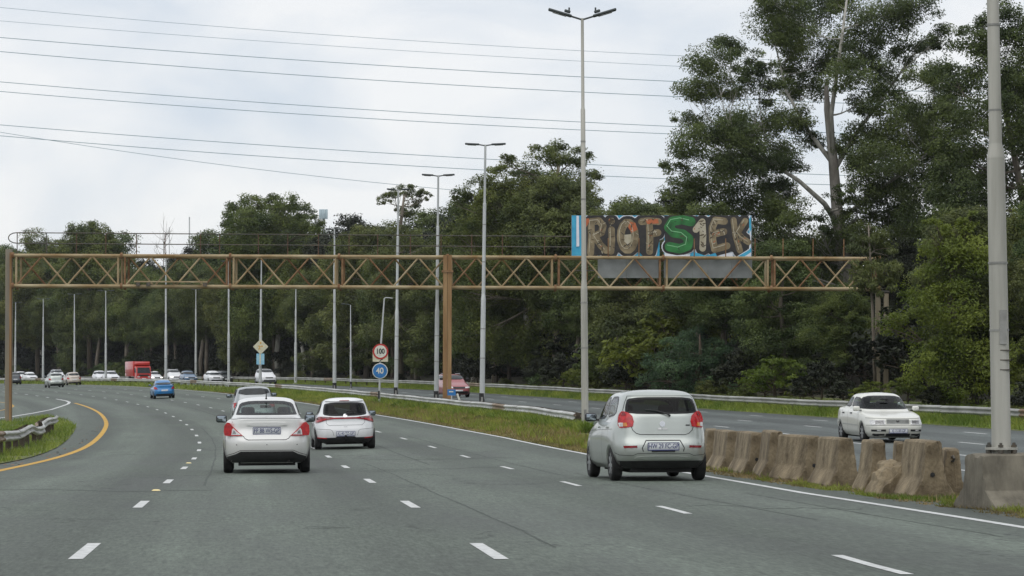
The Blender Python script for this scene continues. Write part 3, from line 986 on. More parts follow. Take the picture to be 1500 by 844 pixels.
car1 = thing('saloon_car', 'pearl white saloon car with red and clear tail lights, squarely from behind', 'car')
B = Body(SEDAN, car1, P_white)
B.window('rear_window', [(-.595, 1.125), (.595, 1.125), (.585, 1.16), (.50, 1.405), (-.50, 1.405), (-.585, 1.16)], 'rear', G_light, 0.04)
B.window('windscreen', [(-.66, 1.06), (.66, 1.06), (.52, 1.40), (-.52, 1.40)], 'front', G_light, 0.045)
side_glass(B, [('rear_door_window', [(-1.28, 1.10), (-.36, 1.06), (-.36, 1.385), (-.84, 1.375)]), ('front_door_window', [(-.28, 1.055), (.72, 1.03), (.18, 1.37), (-.28, 1.39)])], G_light)
tl = [(.455, .725), (.60, .722), (.795, .73), (.812, .80), (.80, .92), (.748, .985), (.70, .975), (.655, .915), (.56, .82)]
for o, sg in zip(B.pair('tail_light', tl, 'rear', M_red, off=0.020, step=0.02, wrap=.16), (1, -1)):
    for nm, mm, q in (('clear_lens', M_lens, [(.49, .745), (.675, .742), (.66, .84), (.635, .875), (.57, .805)]),
                      ('reversing_lens', M_lensd, [(.575, .758), (.645, .758), (.635, .83), (.60, .815)])):
        if sg < 0: q = [(-a, b) for a, b in reversed(q)]
        B.patch(nm, q, 'rear', mm, off=0.024 if nm == 'clear_lens' else 0.028, step=0.03, parent=o)
B.patch('boot_trim', [(-.385, .915), (.385, .915), (.37, .985), (-.37, .985)], 'rear', P_white, off=0.026, step=0.04, round_=1)
emblem(B, 'rear', 0, .938, .030, M_chrome)
B.ribbon([(-.66, .985), (-.66, 1.0)], 'rear')
B.ribbon([(-.455, .725), (-.42, .675), (-.36, .648), (.36, .648), (.42, .675), (.455, .725)], 'rear', 0.012)
B.ribbon([(-.70, 1.045), (-.5, 1.058), (.5, 1.058), (.70, 1.045)], 'rear', 0.010)
B.patch('bumper_skirt', [(-.50, .425), (.50, .425), (.60, .375), (.76, .325), (.74, .215), (-.74, .215), (-.76, .325), (-.60, .375)], 'rear', M_blackpl, off=0.010)
B.ribbon([(-.815, .335), (-.62, .395), (-.51, .445), (.51, .445), (.62, .395), (.815, .335)], 'rear', 0.010)
B.ribbon([(-.80, .72), (-.80, .45)], 'rear', 0.006)
for x in (-.58, 0, .58): emblem(B, 'rear', x, .555, .009, M_gap)
B.patch('plate_recess', [(-.30, .745), (.30, .745), (.29, .905), (-.29, .905)], 'rear', P_white, off=0.004)
for v in ('left', 'right'):
    B.ribbon([(-.32, 1.06), (-.32, .30)], v); B.ribbon([(.76, 1.0), (.78, .3)], v); B.ribbon([(-1.02, 1.08), (-1.0, .75)], v)
B.arch(-1.28, .30, .345); B.arch(1.32, .30, .345)
B.finish()
plate(car1, 0, -2.158, .822, 'FP 88 WS-GP', 0.53, 0.13, tilt=R(8))
wheels(car1, .745, -1.28, 1.32, .305, .19)
interior(car1, 4.4, 1.695, 1.49, 0.28, -0.78)
wing_mirrors(car1, .80, .70, 1.055, M_blackpl, 1.05)
MB().tube([(0, -1.02, 1.44), (0, -1.03, 1.47), (0, -1.12, 1.60)], [.022, .012, .004], 6).build('aerial', M_blackpl, car1)
MB().tube([(0.42, -1.9, .24), (0.42, -2.10, .235)], .03, 10).build('exhaust_pipe', M_under, car1)
MB().box((0, -.3, .20), (1.1, 3.3, .10)).box((0, -1.28, .27), (1.25, .16, .14)).build('axle_and_floor', M_under, car1)
M_blueitem = mat('blue_parcel', (0.10, 0.36, 0.62), 0.6)
rbox('parcel_shelf', (0, -1.42, 1.045), (1.10, .42, .02), .008, M_seat, car1)
bp_ = rbox('blue_packet', (-.40, -1.42, 1.085), (.28, .14, .05), .02, M_blueitem, None)
tag(bp_, 'blue packet lying on the parcel shelf of the pearl white saloon', 'packet')

# ---- silver city hatchback
car2 = thing('hatchback_car', 'silver hatchback with rounded red tail lights, right of the other cars', 'car')
B = Body(CITY, car2, P_silver)
B.window('rear_window', [(-.615, 1.135), (.615, 1.135), (.60, 1.27), (.545, 1.42), (-.545, 1.42), (-.60, 1.27)], 'rear', G_dark, 0.035)
B.window('windscreen', [(-.66, 1.04), (.66, 1.04), (.53, 1.43), (-.53, 1.43)], 'front', G_light, 0.05)
side_glass(B, [('rear_door_window', [(-1.28, 1.12), (-.44, 1.06), (-.44, 1.43), (-1.02, 1.44), (-1.20, 1.36)]), ('front_door_window', [(-.36, 1.055), (.72, 1.03), (.16, 1.41), (-.36, 1.43)])], G_light)
tl = [(.505, .925), (.62, .905), (.70, .90), (.722, .94), (.722, 1.03), (.708, 1.09), (.685, 1.15), (.655, 1.18), (.61, 1.175), (.555, 1.15), (.505, 1.10), (.485, 1.01)]
for o, sg in zip(B.pair('tail_light', tl, 'rear', M_red, off=0.016, step=0.02, wrap=.20), (1, -1)):
    for nm, mm, q in (('clear_lens', M_lens, [(.655, .925), (.705, .922), (.712, .985), (.655, .99)]), ('amber_lens', M_amber, [(.59, .93), (.65, .925), (.65, .985), (.60, .99)]), ('dark_lens', M_darkred, [(.60, 1.11), (.70, 1.105), (.655, 1.165), (.615, 1.16)])):
        if nm != 'dark_lens' and sg < 0:
            q = [(x + (.0), z) for x, z in q]
        if sg < 0: q = [(-a, b) for a, b in reversed(q)]
        B.patch(nm, q, 'rear', mm, off=0.021, step=0.02, parent=o, wrap=.19)
B.ribbon([(-.53, .92), (-.505, .86), (-.45, .81), (-.38, .79), (.38, .785), (.45, .805), (.51, .86), (.53, .92)], 'rear', 0.012)
B.ribbon([(-.62, 1.13), (-.64, 1.2), (-.60, 1.33), (-.545, 1.44), (.545, 1.44), (.60, 1.33), (.64, 1.2), (.62, 1.13)], 'rear', 0.008)
B.patch('handle', [(-.08, .872), (.08, .872), (.08, .90), (-.08, .90)], 'rear', M_lens, off=0.012)
emblem(B, 'rear', 0, .965, .048, M_chrome)
B.patch('model_badge', [(.40, .935), (.47, .935), (.47, .955), (.40, .955)], 'rear', M_blackpl, off=0.006)
for o in B.pair('reflector', [(.445, .565), (.655, .562), (.665, .60), (.445, .605)], 'rear', M_darkred, off=0.014): pass
B.ribbon([(-.34, .50), (-.36, .56), (-.29, .69), (.29, .69), (.36, .56), (.34, .50)], 'rear', 0.016)
B.patch('plate_recess', [(-.34, .50), (.34, .50), (.28, .68), (-.28, .68)], 'rear', P_silver, off=0.003)
B.patch('bumper_lip', [(-.50, .375), (.50, .375), (.44, .425), (-.44, .425)], 'rear', P_silver, off=0.020, round_=1)
B.patch('bumper_skirt', [(-.78, .345), (.78, .345), (.70, .225), (-.70, .225)], 'rear', M_blackpl, off=0.008)
B.ribbon([(-.81, .50), (-.72, .445), (-.52, .435), (-.44, .47), (.44, .47), (.52, .435), (.72, .445), (.81, .50)], 'rear', 0.008)
for v in ('left', 'right'):
    B.ribbon([(-.40, 1.05), (-.40, .28)], v); B.ribbon([(.74, .98), (.78, .3)], v); B.ribbon([(-1.02, 1.06), (-.96, .72)], v)
    B.ribbon([(-1.3, .88), (.9, .84)], v, 0.006)
    for y in (-.86, .02): B.patch('door_handle', [(y - .09, .89), (y + .09, .89), (y + .09, .925), (y - .09, .925)], v, P_silver, off=0.03, round_=1)
B.arch(-1.20, .285, .325); B.arch(1.22, .285, .325)
B.finish()
plate(car2, 0, -1.862, .59, 'HW 29 FC-GP', 0.53, 0.125, tilt=R(4))
rbox('plate_surround', (0, -1.856, .512), (.40, .02, .035), .006, M_blackpl, car2)
wheels(car2, .72, -1.20, 1.22, .29, .175, M_rim)
interior(car2, 3.7, 1.655, 1.55, 0.28, -0.72)
wing_mirrors(car2, .77, .62, 1.075, M_blackpl, 1.0)
h0 = B.proj('rear', .13, 1.10)[0]; h1 = B.proj('rear', -.10, 1.19)[0]; h2 = B.proj('rear', -.28, 1.205)[0]
MB().tube([h0 + Vector((0, -.03, 0)), h0 + Vector((-.03, -.04, .03)), h1 + Vector((0, -.03, 0)), h2 + Vector((0, -.02, 0))], [.020, .016, .011, .007], 6).build('wiper', M_blackpl, car2)
MB().box((0, -.2, .19), (1.05, 2.8, .09)).box((0, -1.2, .26), (1.2, .14, .13)).build('axle_and_floor', M_under, car2)

# ---- white hatchback with a full-width light bar
car3 = thing('hatchback_car', 'white hatchback with a thin red light bar across its tailgate and black bumper', 'car')
B = Body(HATCH, car3, P_purewhite)
B.window('rear_window', [(-.635, .965), (.635, .965), (.615, 1.18), (.565, 1.355), (-.565, 1.355), (-.615, 1.18)], 'rear', G_dark, 0.05)
B.window('windscreen', [(-.70, .96), (.70, .96), (.55, 1.37), (-.55, 1.37)], 'front', G_light, 0.05)
side_glass(B, [('rear_door_window', [(-1.26, 1.04), (-.42, .99), (-.42, 1.38), (-1.0, 1.37)]), ('front_door_window', [(-.34, .985), (.80, .96), (.20, 1.35), (-.34, 1.38)])], G_dark)
lb = B.patch('light_bar', [(-.835, .76), (-.835, .86), (-.80, .945), (-.70, .955), (-.42, .942), (-.32, .925), (.32, .925), (.42, .942), (.70, .955), (.80, .945), (.835, .86), (.835, .76), (.70, .80), (.52, .855), (.32, .880), (-.32, .880), (-.52, .855), (-.70, .80)], 'rear', M_darkred, off=0.014, step=0.035)
B.patch('lit_strip', [(-.42, .893), (.42, .893), (.42, .912), (-.42, .912)], 'rear', M_red, off=0.018, parent=lb)
for o in B.pair('tail_light_lens', [(.55, .875), (.80, .80), (.80, .84), (.56, .905)], 'rear', M_red, off=0.018, parent=lb): pass
for o in B.pair('reversing_lens', [(.46, .905), (.66, .915), (.64, .935), (.46, .928)], 'rear', M_lensd, off=0.018, parent=lb): pass
emblem(B, 'rear', 0, .965, .062, M_chrome)
B.patch('spoiler', [(-.56, 1.375), (.56, 1.375), (.50, 1.43), (-.50, 1.43)], 'rear', P_purewhite, off=0.045, round_=1)
B.patch('brake_light', [(-.14, 1.378), (.14, 1.378), (.14, 1.40), (-.14, 1.40)], 'rear', M_darkred, off=0.052)
B.ribbon([(-.55, .845), (-.55, .76), (-.48, .70), (.48, .70), (.55, .76), (.55, .845)], 'rear', 0.008)
B.ribbon([(-.82, .60), (-.44, .575), (-.38, .54), (-.34, .40)], 'rear', 0.008); B.ribbon([(.82, .60), (.44, .575), (.38, .54), (.34, .40)], 'rear', 0.008)
B.patch('model_badge', [(-.05, .645), (.05, .645), (.05, .665), (-.05, .665)], 'rear', M_rim, off=0.006)
B.patch('bumper_skirt', [(-.80, .325), (-.62, .345), (-.30, .345), (-.26, .37), (.26, .37), (.30, .345), (.62, .345), (.80, .325), (.70, .195), (-.70, .195)], 'rear', M_blackpl, off=0.012)
for o in B.pair('reflector', [(.54, .315), (.80, .335), (.80, .36), (.54, .338)], 'rear', M_red, off=0.020): pass
for v in ('left', 'right'):
    B.ribbon([(-.38, .98), (-.38, .28)], v); B.ribbon([(.82, .93), (.86, .3)], v); B.ribbon([(-1.08, .99), (-1.0, .72)], v)
B.arch(-1.28, .30, .345); B.arch(1.30, .30, .345)
B.finish()
plate(car3, 0, -2.002, .455, 'KJ 40 TZ-GP', 0.54, 0.13, tilt=R(2))
wheels(car3, .775, -1.28, 1.30, .31, .20)
interior(car3, 4.0, 1.775, 1.50, 0.30, -0.72)
wing_mirrors(car3, .84, .72, 1.01, M_blackpl, 1.05)
h0 = B.proj('rear', .02, 1.0)[0]; h1 = B.proj('rear', .30, 1.05)[0]
MB().tube([h0 + Vector((0, -.02, .02)), h0 + Vector((.03, -.03, .05)), h1 + Vector((0, -.02, 0))], [.018, .013, .007], 6).build('wiper', M_blackpl, car3)
MB().tube([(0, -1.8, .27), (0, -2.03, .27), (0, -2.07, .30), (0, -2.07, .385)], [.03, .03, .03, .026], 8).tube([(0, -2.07, .37), (0, -2.07, .395), (0, -2.07, .42)], [.012, .03, .012], 10).build('tow_hitch', M_under, car3)
MB().box((0, -.2, .19), (1.1, 3.0, .09)).box((0, -1.28, .26), (1.3, .14, .13)).build('axle_and_floor', M_under, car3)

# ---- old white saloon coming the other way
car4 = thing('saloon_car', 'old boxy white saloon driving towards the viewer beyond the concrete barriers', 'car')
B = Body(OLDSEDAN, car4, P_cream)
B.window('windscreen', [(-.70, .935), (.70, .935), (.665, 1.02), (.555, 1.325), (-.555, 1.325), (-.665, 1.02)], 'front', G_light, 0.035)
B.window('rear_window', [(-.60, 1.06), (.60, 1.06), (.52, 1.32), (-.52, 1.32)], 'rear', G_light, 0.04)
side_glass(B, [('rear_door_window', [(-1.30, 1.03), (-.38, .985), (-.38, 1.29), (-.86, 1.28)]), ('front_door_window', [(-.30, .98), (.82, .945), (.28, 1.265), (-.30, 1.295)])], G_light)
for o, sg in zip(B.pair('headlight', [(.365, .515), (.735, .51), (.755, .56), (.735, .64), (.375, .645)], 'front', M_lens, off=0.014), (1, -1)):
    q = [(.41, .535), (.63, .53), (.63, .625), (.41, .63)]
    if sg < 0: q = [(-a, b) for a, b in reversed(q)]
    B.patch('lamp_reflector', q, 'front', M_lensd, off=0.018, parent=o)
M_grille = mat('old_grille', (0.34, 0.35, 0.33), 0.5, var=0.2)
gr = B.patch('grille', [(-.335, .525), (.335, .525), (.335, .665), (-.335, .665)], 'front', M_grille, off=0.010)
for z in (.555, .585, .615, .645): B.ribbon([(-.32, z), (.32, z)], 'front', 0.010, M_blackpl, 'grille_bar', 0.014, gr)
emblem(B, 'front', 0, .595, .055, M_blackpl)
B.ribbon([(-.80, .70), (-.45, .685), (.45, .685), (.80, .70)], 'front', 0.010)
B.ribbon([(-.83, .495), (.83, .495)], 'front', 0.012)
for o in B.pair('bumper_vent', [(.36, .325), (.72, .32), (.73, .375), (.36, .38)], 'front', M_blackpl, off=0.010): pass
for o in B.pair('indicator', [(.50, .335), (.60, .335), (.60, .368), (.50, .368)], 'front', M_lens, off=0.016): pass
for o in B.pair('lower_vent', [(.39, .21), (.68, .215), (.69, .255), (.39, .255)], 'front', M_blackpl, off=0.010): pass
B.patch('lower_grille', [(-.35, .19), (.35, .19), (.35, .262), (-.35, .262)], 'front', M_blackpl, off=0.010)
B.patch('chin_spoiler', [(-.76, .14), (.76, .14), (.78, .185), (-.78, .185)], 'front', M_blackpl, off=0.012)
for v in ('left', 'right'):
    B.ribbon([(-.34, .98), (-.34, .26)], v); B.ribbon([(.86, .90), (.88, .26)], v); B.ribbon([(-1.06, .98), (-.96, .7)], v); B.ribbon([(-.88, .50), (.86, .48)], v, 0.03, M_grille, 'rubbing_strip', 0.006)
    for y in (-.84, .06): B.patch('door_handle', [(y - .09, .80), (y + .09, .80), (y + .09, .835), (y - .09, .835)], v, M_blackpl, off=0.02)
B.arch(-1.25, .285, .33); B.arch(1.24, .285, .33)
B.finish()
plate(car4, 0, 2.207, .335, 'XJ 15 BP-GP', 0.53, 0.115, front=True)
wheels(car4, .735, -1.25, 1.24, .285, .18)
interior(car4, 4.38, 1.695, 1.415, 0.22, -0.80)
wing_mirrors(car4, .79, .82, .955, P_cream, 0.95)
rbox('licence_disc', (-.44, .62, 1.10), (.07, .01, .07), .003, M_plate, car4)
MB().box((0, -.1, .17), (1.1, 3.4, .09)).build('axle_and_floor', M_under, car4)

# ---- smaller vehicles further off
def far_car(name, label, rings, pm, cat='car', front=False, tl=M_red, group=None, plate_txt=None, grille=M_blackpl, rails=False, lights_on=False):
    rt = thing(name, label, cat, group=group)
    W = 2 * max(r[4] for r in rings); H = rings[-1][0]; L = 2 * max(r[3] for r in rings)
    B = Body(rings, rt, pm, sub=4, nq=26)
    zb = rings[8][0]; zt = rings[10][0]; wb_ = rings[8][4]; wt = rings[10][4]
    B.patch('rear_window', rounded([(-wb_ * .86, zb + .03), (wb_ * .86, zb + .03), (wt * .86, zt), (-wt * .86, zt)], 1), 'rear', M_farglass, off=0.026, step=.08)
    zb = rings[8][2]; zt = rings[10][2]
    ws = B.patch('windscreen', rounded([(-wb_ * .92, zb + .02), (wb_ * .92, zb + .02), (wt * .92, zt), (-wt * .92, zt)], 1), 'front', M_farglass, off=0.026, step=.08)
    zs0 = rings[8][5] + .03; zs1 = rings[10][5] - .02
    for v in ('left', 'right'):
        B.patch('side_window', [(rings[8][1] * .72, zs0), (rings[8][3] * .78, zs0), (rings[10][3] * .7, zs1), (rings[10][1] * .8, zs1)], v, M_farglass, off=0.026, step=.08)
    r = 0.2 * H + .02 if H > 1.58 else .3
    for y in (-L * .29, L * .30): B.arch(y, r, r * 1.13)
    zl = rings[5][0]; wl_ = rings[5][4]
    B.pair('tail_light', [(wl_ * .62, zl - .10), (wl_ * .94, zl - .10), (wl_ * .94, zl + .10), (wl_ * .80, zl + .10)], 'rear', tl, off=0.030, step=.06)
    B.patch('bumper_skirt', [(-W * .40, rings[2][0] - .05), (W * .40, rings[2][0] - .05), (W * .36, rings[0][0] + .03), (-W * .36, rings[0][0] + .03)], 'rear', M_blackpl, off=0.028, step=.08)
    zf = rings[4][2]
    hl = mat('headlamp_lit', (0.8, 0.8, 0.78), 0.2, emit=((1, .97, .9), 1.6)) if lights_on else M_lens
    B.pair('headlight', [(W * .24, zf - .04), (W * .43, zf - .02), (W * .44, zf + .07), (W * .25, zf + .05)], 'front', hl, off=0.030, step=.06)
    B.patch('grille', [(-W * .22, zf - .06), (W * .22, zf - .06), (W * .24, zf + .05), (-W * .24, zf + .05)], 'front', grille, off=0.028, step=.08)
    B.patch('lower_grille', [(-W * .36, rings[1][2] - .03), (W * .36, rings[1][2] - .03), (W * .34, rings[2][2]), (-W * .34, rings[2][2])], 'front', M_blackpl, off=0.028, step=.08)
    B.finish()
    plate(rt, 0, rings[3][1] - .012, (rings[3][0] + rings[4][0]) / 2, plate_txt, frame=False)
    plate(rt, 0, rings[2][3] + .014, rings[2][2] + .03, None, front=True, frame=False)
    wheels(rt, W / 2 - .11, -L * .29, L * .30, r, .2)
    wing_mirrors(rt, W / 2 - .05, L * .17, rings[8][5] + .05, M_blackpl, 1.1)
    MB().box((0, 0, .24), (W * .62, L * .7, .12)).build('axle_and_floor', M_under, rt)
    if rails:
        for sg in (-1, 1):
            x = rings[11][4] * sg
            MB().tube([(x, -L * .28, H - .03), (x, -L * .26, H + .03), (x, L * .02, H + .03), (x, L * .05, H - .03)], .02, 6).build('roof_rail', M_rim, rt)
    return rt

P_blue = paint('paint_blue', (0.012, 0.17, 0.42), 0.1, 0.03)
P_grey = paint('paint_grey', (0.09, 0.10, 0.11), 0.4, 0.03)
P_beige = paint('paint_beige', (0.48, 0.42, 0.36), 0.3, 0.05)
P_slate = paint('paint_slate_blue', (0.09, 0.17, 0.28), 0.3, 0.03)
P_pinkred = paint('paint_faded_red', (0.32, 0.085, 0.09), 0.0, 0.04)
P_red = paint('paint_truck_red', (0.50, 0.030, 0.022), 0.0, 0.04)

SUV = scaled(CITY, 4.45, 1.82, 1.68)
MPV = scaled(CITY, 4.3, 1.78, 1.80)
XO = scaled(HATCH, 4.3, 1.80, 1.60)

FARS = []
def place(o, Y, t, yaw=0.0):
    seat_car(o, Y, t, yaw=yaw, wb=2.6); FARS.append(o)

seat_car(car1, 52.6 + 2.2, X=PX(391, 52.6) - .21, wb=2.6)
seat_car(car2, 46.0 + 1.85, X=PX(944, 48.0), yaw=R(1.5), wb=2.42)
seat_car(car3, 79.0 + 2.0, X=PX(502, 81), yaw=R(0.2), wb=2.58)
seat_car(car4, 77.5 + 2.2, X=PX(1287, 79.7), yaw=math.pi + R(1.0), wb=2.49)
bpy.context.view_layer.update()
bp_.matrix_world = car1.matrix_world.copy()

place(far_car('minivan_car', 'silver minivan ahead, its roof showing above the pearl white saloon', MPV, paint('paint_dull_silver', (0.36, 0.38, 0.39), 0.5, 0.05), plate_txt=None), 114, 2.5)
place(far_car('saloon_car', 'bright blue saloon alone in the middle lanes, far ahead', scaled(SEDAN, 4.4, 1.72, 1.49), P_blue, plate_txt=None), 221, X1(221) * 0 + tX(PX(238, 221), 221))
place(far_car('utility_car', 'silver utility car far ahead, left of the beige one', SUV, P_silver, rails=True), 318, tX(PX(79.5, 318), 318))
place(far_car('crossover_car', 'beige crossover far ahead beside the silver utility car', XO, P_beige), 335, tX(PX(117.5, 335), 335) - 1.0)
place(far_car('crossover_car', 'dark grey crossover far ahead at the left edge behind the gantry leg', SUV, P_grey), 372, tX(PX(19, 372), 372))
pi_ = math.pi
place(far_car('crossover_car', 'white crossover coming towards the viewer by the diamond sign pole', SUV, P_purewhite, front=True), 300, tX(PX(389, 300), 300), pi_)
place(far_car('saloon_car', 'white saloon with dark grille in oncoming traffic, right of the blue-grey car', scaled(SEDAN, 4.5, 1.76, 1.47), P_purewhite, front=True), 325, tX(PX(312, 325), 325), pi_)
place(far_car('saloon_car', 'dark car half hidden behind the oncoming white saloon', scaled(SEDAN, 4.5, 1.78, 1.50), P_grey, front=True), 338, tX(PX(327, 338), 338), pi_)
place(far_car('pickup_car', 'white oncoming utility car with lit headlights beside the red truck', SUV, P_purewhite, front=True, lights_on=True, rails=True), 345, tX(PX(254, 345), 345), pi_)
place(far_car('hatchback_car', 'blue-grey oncoming car close to the white one with lit headlights', scaled(HATCH, 4.1, 1.76, 1.5), P_slate, front=True), 338, tX(PX(276, 338), 338), pi_)
place(far_car('hatchback_car', 'small white car peeping out from behind the red truck', scaled(HATCH, 4.0, 1.74, 1.5), P_purewhite, front=True, lights_on=True), 366, tX(PX(226, 366), 366), pi_)
place(far_car('estate_car', 'long white estate car coming on, left of the red truck', scaled(HATCH, 4.7, 1.82, 1.56), P_purewhite, front=True, rails=True), 368, tX(PX(163, 368), 368), pi_)
place(far_car('estate_car', 'white station car just behind the long estate car, left of it', scaled(HATCH, 4.6, 1.80, 1.60), P_purewhite, front=True), 376, tX(PX(147, 376), 376), pi_)
place(far_car('minivan_car', 'tall white van-like car behind the silver utility car', MPV, P_purewhite, front=True, rails=True), 402, tX(PX(84, 402), 402), pi_)
place(far_car('saloon_car', 'white oncoming saloon near the left edge, the right one of two', scaled(SEDAN, 4.4, 1.75, 1.48), P_purewhite, front=True), 408, tX(PX(44, 408), 408), pi_)
place(far_car('crossover_car', 'white oncoming crossover near the left edge, the left one of two', XO, P_purewhite, front=True), 426, tX(PX(31, 426), 426), pi_)
place(far_car('crossover_car', 'faded red crossover with roof rails coming on behind the gantry middle leg', scaled(CITY, 4.3, 1.80, 1.62), P_pinkred, front=True, rails=True), 192, tX(PX(662, 192), 192), pi_ + R(4))

# red box truck
trk = thing('box_truck', 'red box truck with a high boxy body among the oncoming cars', 'truck')
bx = rbox('cargo_box', (0, -1.3, 1.75), (2.25, 4.2, 1.95), .05, P_red, trk)
for sg in (-1, 1):
    rbox('side_panel', (sg * 1.128, -1.3, 1.75), (.02, 4.0, 1.7), .006, P_red, bx)
rbox('cab_roof_fairing', (0, .95, 2.42), (2.0, .9, .42), .14, P_red, trk)
cab = MB().prism([(.75, .45), (2.02, .45), (2.06, 1.15), (1.78, 2.02), (1.55, 2.12), (.75, 2.12)], -.98, .98, 'x').build('cab', P_red, trk)
bm = bmesh.new(); bm.from_mesh(cab.data); bmesh.ops.bevel(bm, geom=bm.edges[:], offset=.06, segments=3, affect='EDGES'); bm.to_mesh(cab.data); bm.free(); auto_smooth(cab, 30)
MB().add([(-.86, 2.062, 1.20), (.86, 2.062, 1.20), (.80, 1.815, 1.95), (-.80, 1.815, 1.95), (-.86, 2.0, 1.20), (.86, 2.0, 1.20), (.80, 1.75, 1.95), (-.80, 1.75, 1.95)], [(0, 1, 2, 3), (7, 6, 5, 4), (0, 4, 5, 1), (2, 6, 7, 3), (1, 5, 6, 2), (0, 3, 7, 4)]).build('windscreen', M_farglass, trk)
for sg in (-1, 1):
    MB().prism([(1.0, 1.2), (1.85, 1.2), (1.66, 1.9), (1.0, 1.9)], sg * .975, sg * .99, 'x').build('side_window', M_farglass, trk)
    rbox('headlight', (sg * .70, 2.05, .72), (.34, .08, .18), .03, M_lens, trk)
    rbox('wing_mirror', (sg * 1.14, 1.75, 1.55), (.16, .1, .34), .04, M_blackpl, trk)
rbox('grille', (0, 2.05, .92), (1.3, .04, .2), .01, M_blackpl, trk)
rbox('bumper', (0, 2.06, .50), (1.9, .12, .24), .03, P_red, trk)
plate(trk, 0, 2.13, .5, None, front=True, frame=False)
MB().box((0, -.6, .62), (.8, 5.2, .2)).build('chassis', M_under, trk)
wheels(trk, .86, -2.0, 1.25, .40, .24)
place(trk, 356, tX(PX(205, 356), 356), pi_ + R(3))
# ------------------------------------------------------------------ sign gantry
M_rust = mat('rusty_steel', (0.225, 0.138, 0.050), 0.75, 0.0, scale=0.55, col2=(0.43, 0.36, 0.225), bump=0.2, bscale=20, stretch=(1, 1, 1))
M_rust2 = mat('rustier_steel', (0.16, 0.072, 0.028), 0.8, 0.1, scale=2.5, col2=(0.27, 0.17, 0.085), bump=0.2, bscale=20)
M_rail = mat('dull_handrail', (0.055, 0.060, 0.055), 0.6, 0.2, scale=3, col2=(0.11, 0.085, 0.06))
M_leg = mat('gantry_leg_steel', (0.20, 0.105, 0.040), 0.8, 0.05, scale=0.9, col2=(0.33, 0.21, 0.10), stretch=(3, 3, 0.35))
M_leggrey = mat('gantry_leg_grey', (0.20, 0.19, 0.16), 0.75, 0.1, scale=0.8, col2=(0.30, 0.25, 0.17), stretch=(3, 3, 0.4))
GY = 147.0
M_leglight = mat('gantry_leg_pale', (0.15, 0.125, 0.08), 0.8, 0.0, scale=0.8, col2=(0.28, 0.24, 0.165), stretch=(3, 3, 0.4))
def gz(py): return (CY - py) * GY / F
def gx(px): return PX(px, GY)
gantry = thing('sign_gantry', 'long rusty steel truss gantry spanning the road on three legs', 'gantry', (gx(655), GY, zg(GY, tX(gx(655), GY)) - 0.02))
gantry.rotation_euler = (0, R(0.22), 0)          # it sags slightly to the right
G0 = gantry.location
def GL(px, dy, py): return Vector((gx(px) - G0.x, dy, gz(py) - G0.z))
DEP = 1.45
M_handpost = mat('rusty_handrail_post', (0.07, 0.035, 0.022), 0.8, 0.0, scale=3, col2=(0.13, 0.07, 0.04))
ZT, ZB = 376.5, 421.0
def tube_part(name, a, b, r, m, parent, n=8):
    return MB().tube([a, b], r, n).build(name, m, parent, True)
xs_sec = [18 + (655 - 18) / 4 * k for k in range(5)] + [655 + 158 * k for k in range(1, 5)]
for dy in (0.0, DEP):
    for py, r in ((ZT, .092), (ZB, .092)):
        for i in range(len(xs_sec) - 1):
            tube_part('chord', GL(xs_sec[i], dy, py), GL(xs_sec[i + 1], dy, py), r * (1 if dy == 0 else .9), M_rust, gantry, 10)
        for x in xs_sec:
            a = GL(x, dy, py)
            MB().tube([a - Vector((.06, 0, 0)), a + Vector((.06, 0, 0))], .165, 12).build('flange', M_rust2, gantry)
    for i in range(len(xs_sec) - 1):
        x0, x1 = xs_sec[i], xs_sec[i + 1]
        nb = 4
        for k in range(nb):
            a, b = x0 + 6 + (x1 - x0 - 12) / nb * k, x0 + 6 + (x1 - x0 - 12) / nb * (k + 1)
            up = (k % 2 == 0) if dy == 0 else (k % 2 == 1)
            pa, pb = (ZB - 1, ZT + 1) if up else (ZT + 1, ZB - 1)
            tube_part('diagonal', GL(a, dy, pa), GL(b, dy, pb), .052, M_rust if (i + k) % 4 else M_rust2, gantry, 6)
        for x in (x0 + 5, x1 - 5):
            tube_part('upright', GL(x, dy, ZB), GL(x, dy, ZT), .062, M_rust2 if (i % 2) else M_rust, gantry, 6)
for i in range(len(xs_sec) - 1):
    x0, x1 = xs_sec[i], xs_sec[i + 1]
    for py in (ZT, ZB):
        for k in range(5):
            x = x0 + 5 + (x1 - x0 - 10) / 4 * k
            tube_part('cross_tie', GL(x, .08, py), GL(x, DEP - .08, py), .04, M_rust, gantry, 6)
        for k in range(4):
            a = x0 + 5 + (x1 - x0 - 10) / 4 * k; b = x0 + 5 + (x1 - x0 - 10) / 4 * (k + 1)
            tube_part('plan_brace', GL(a, 0.05 if k % 2 else DEP - .05, py), GL(b, DEP - .05 if k % 2 else 0.05, py), .032, M_rust2, gantry, 6)
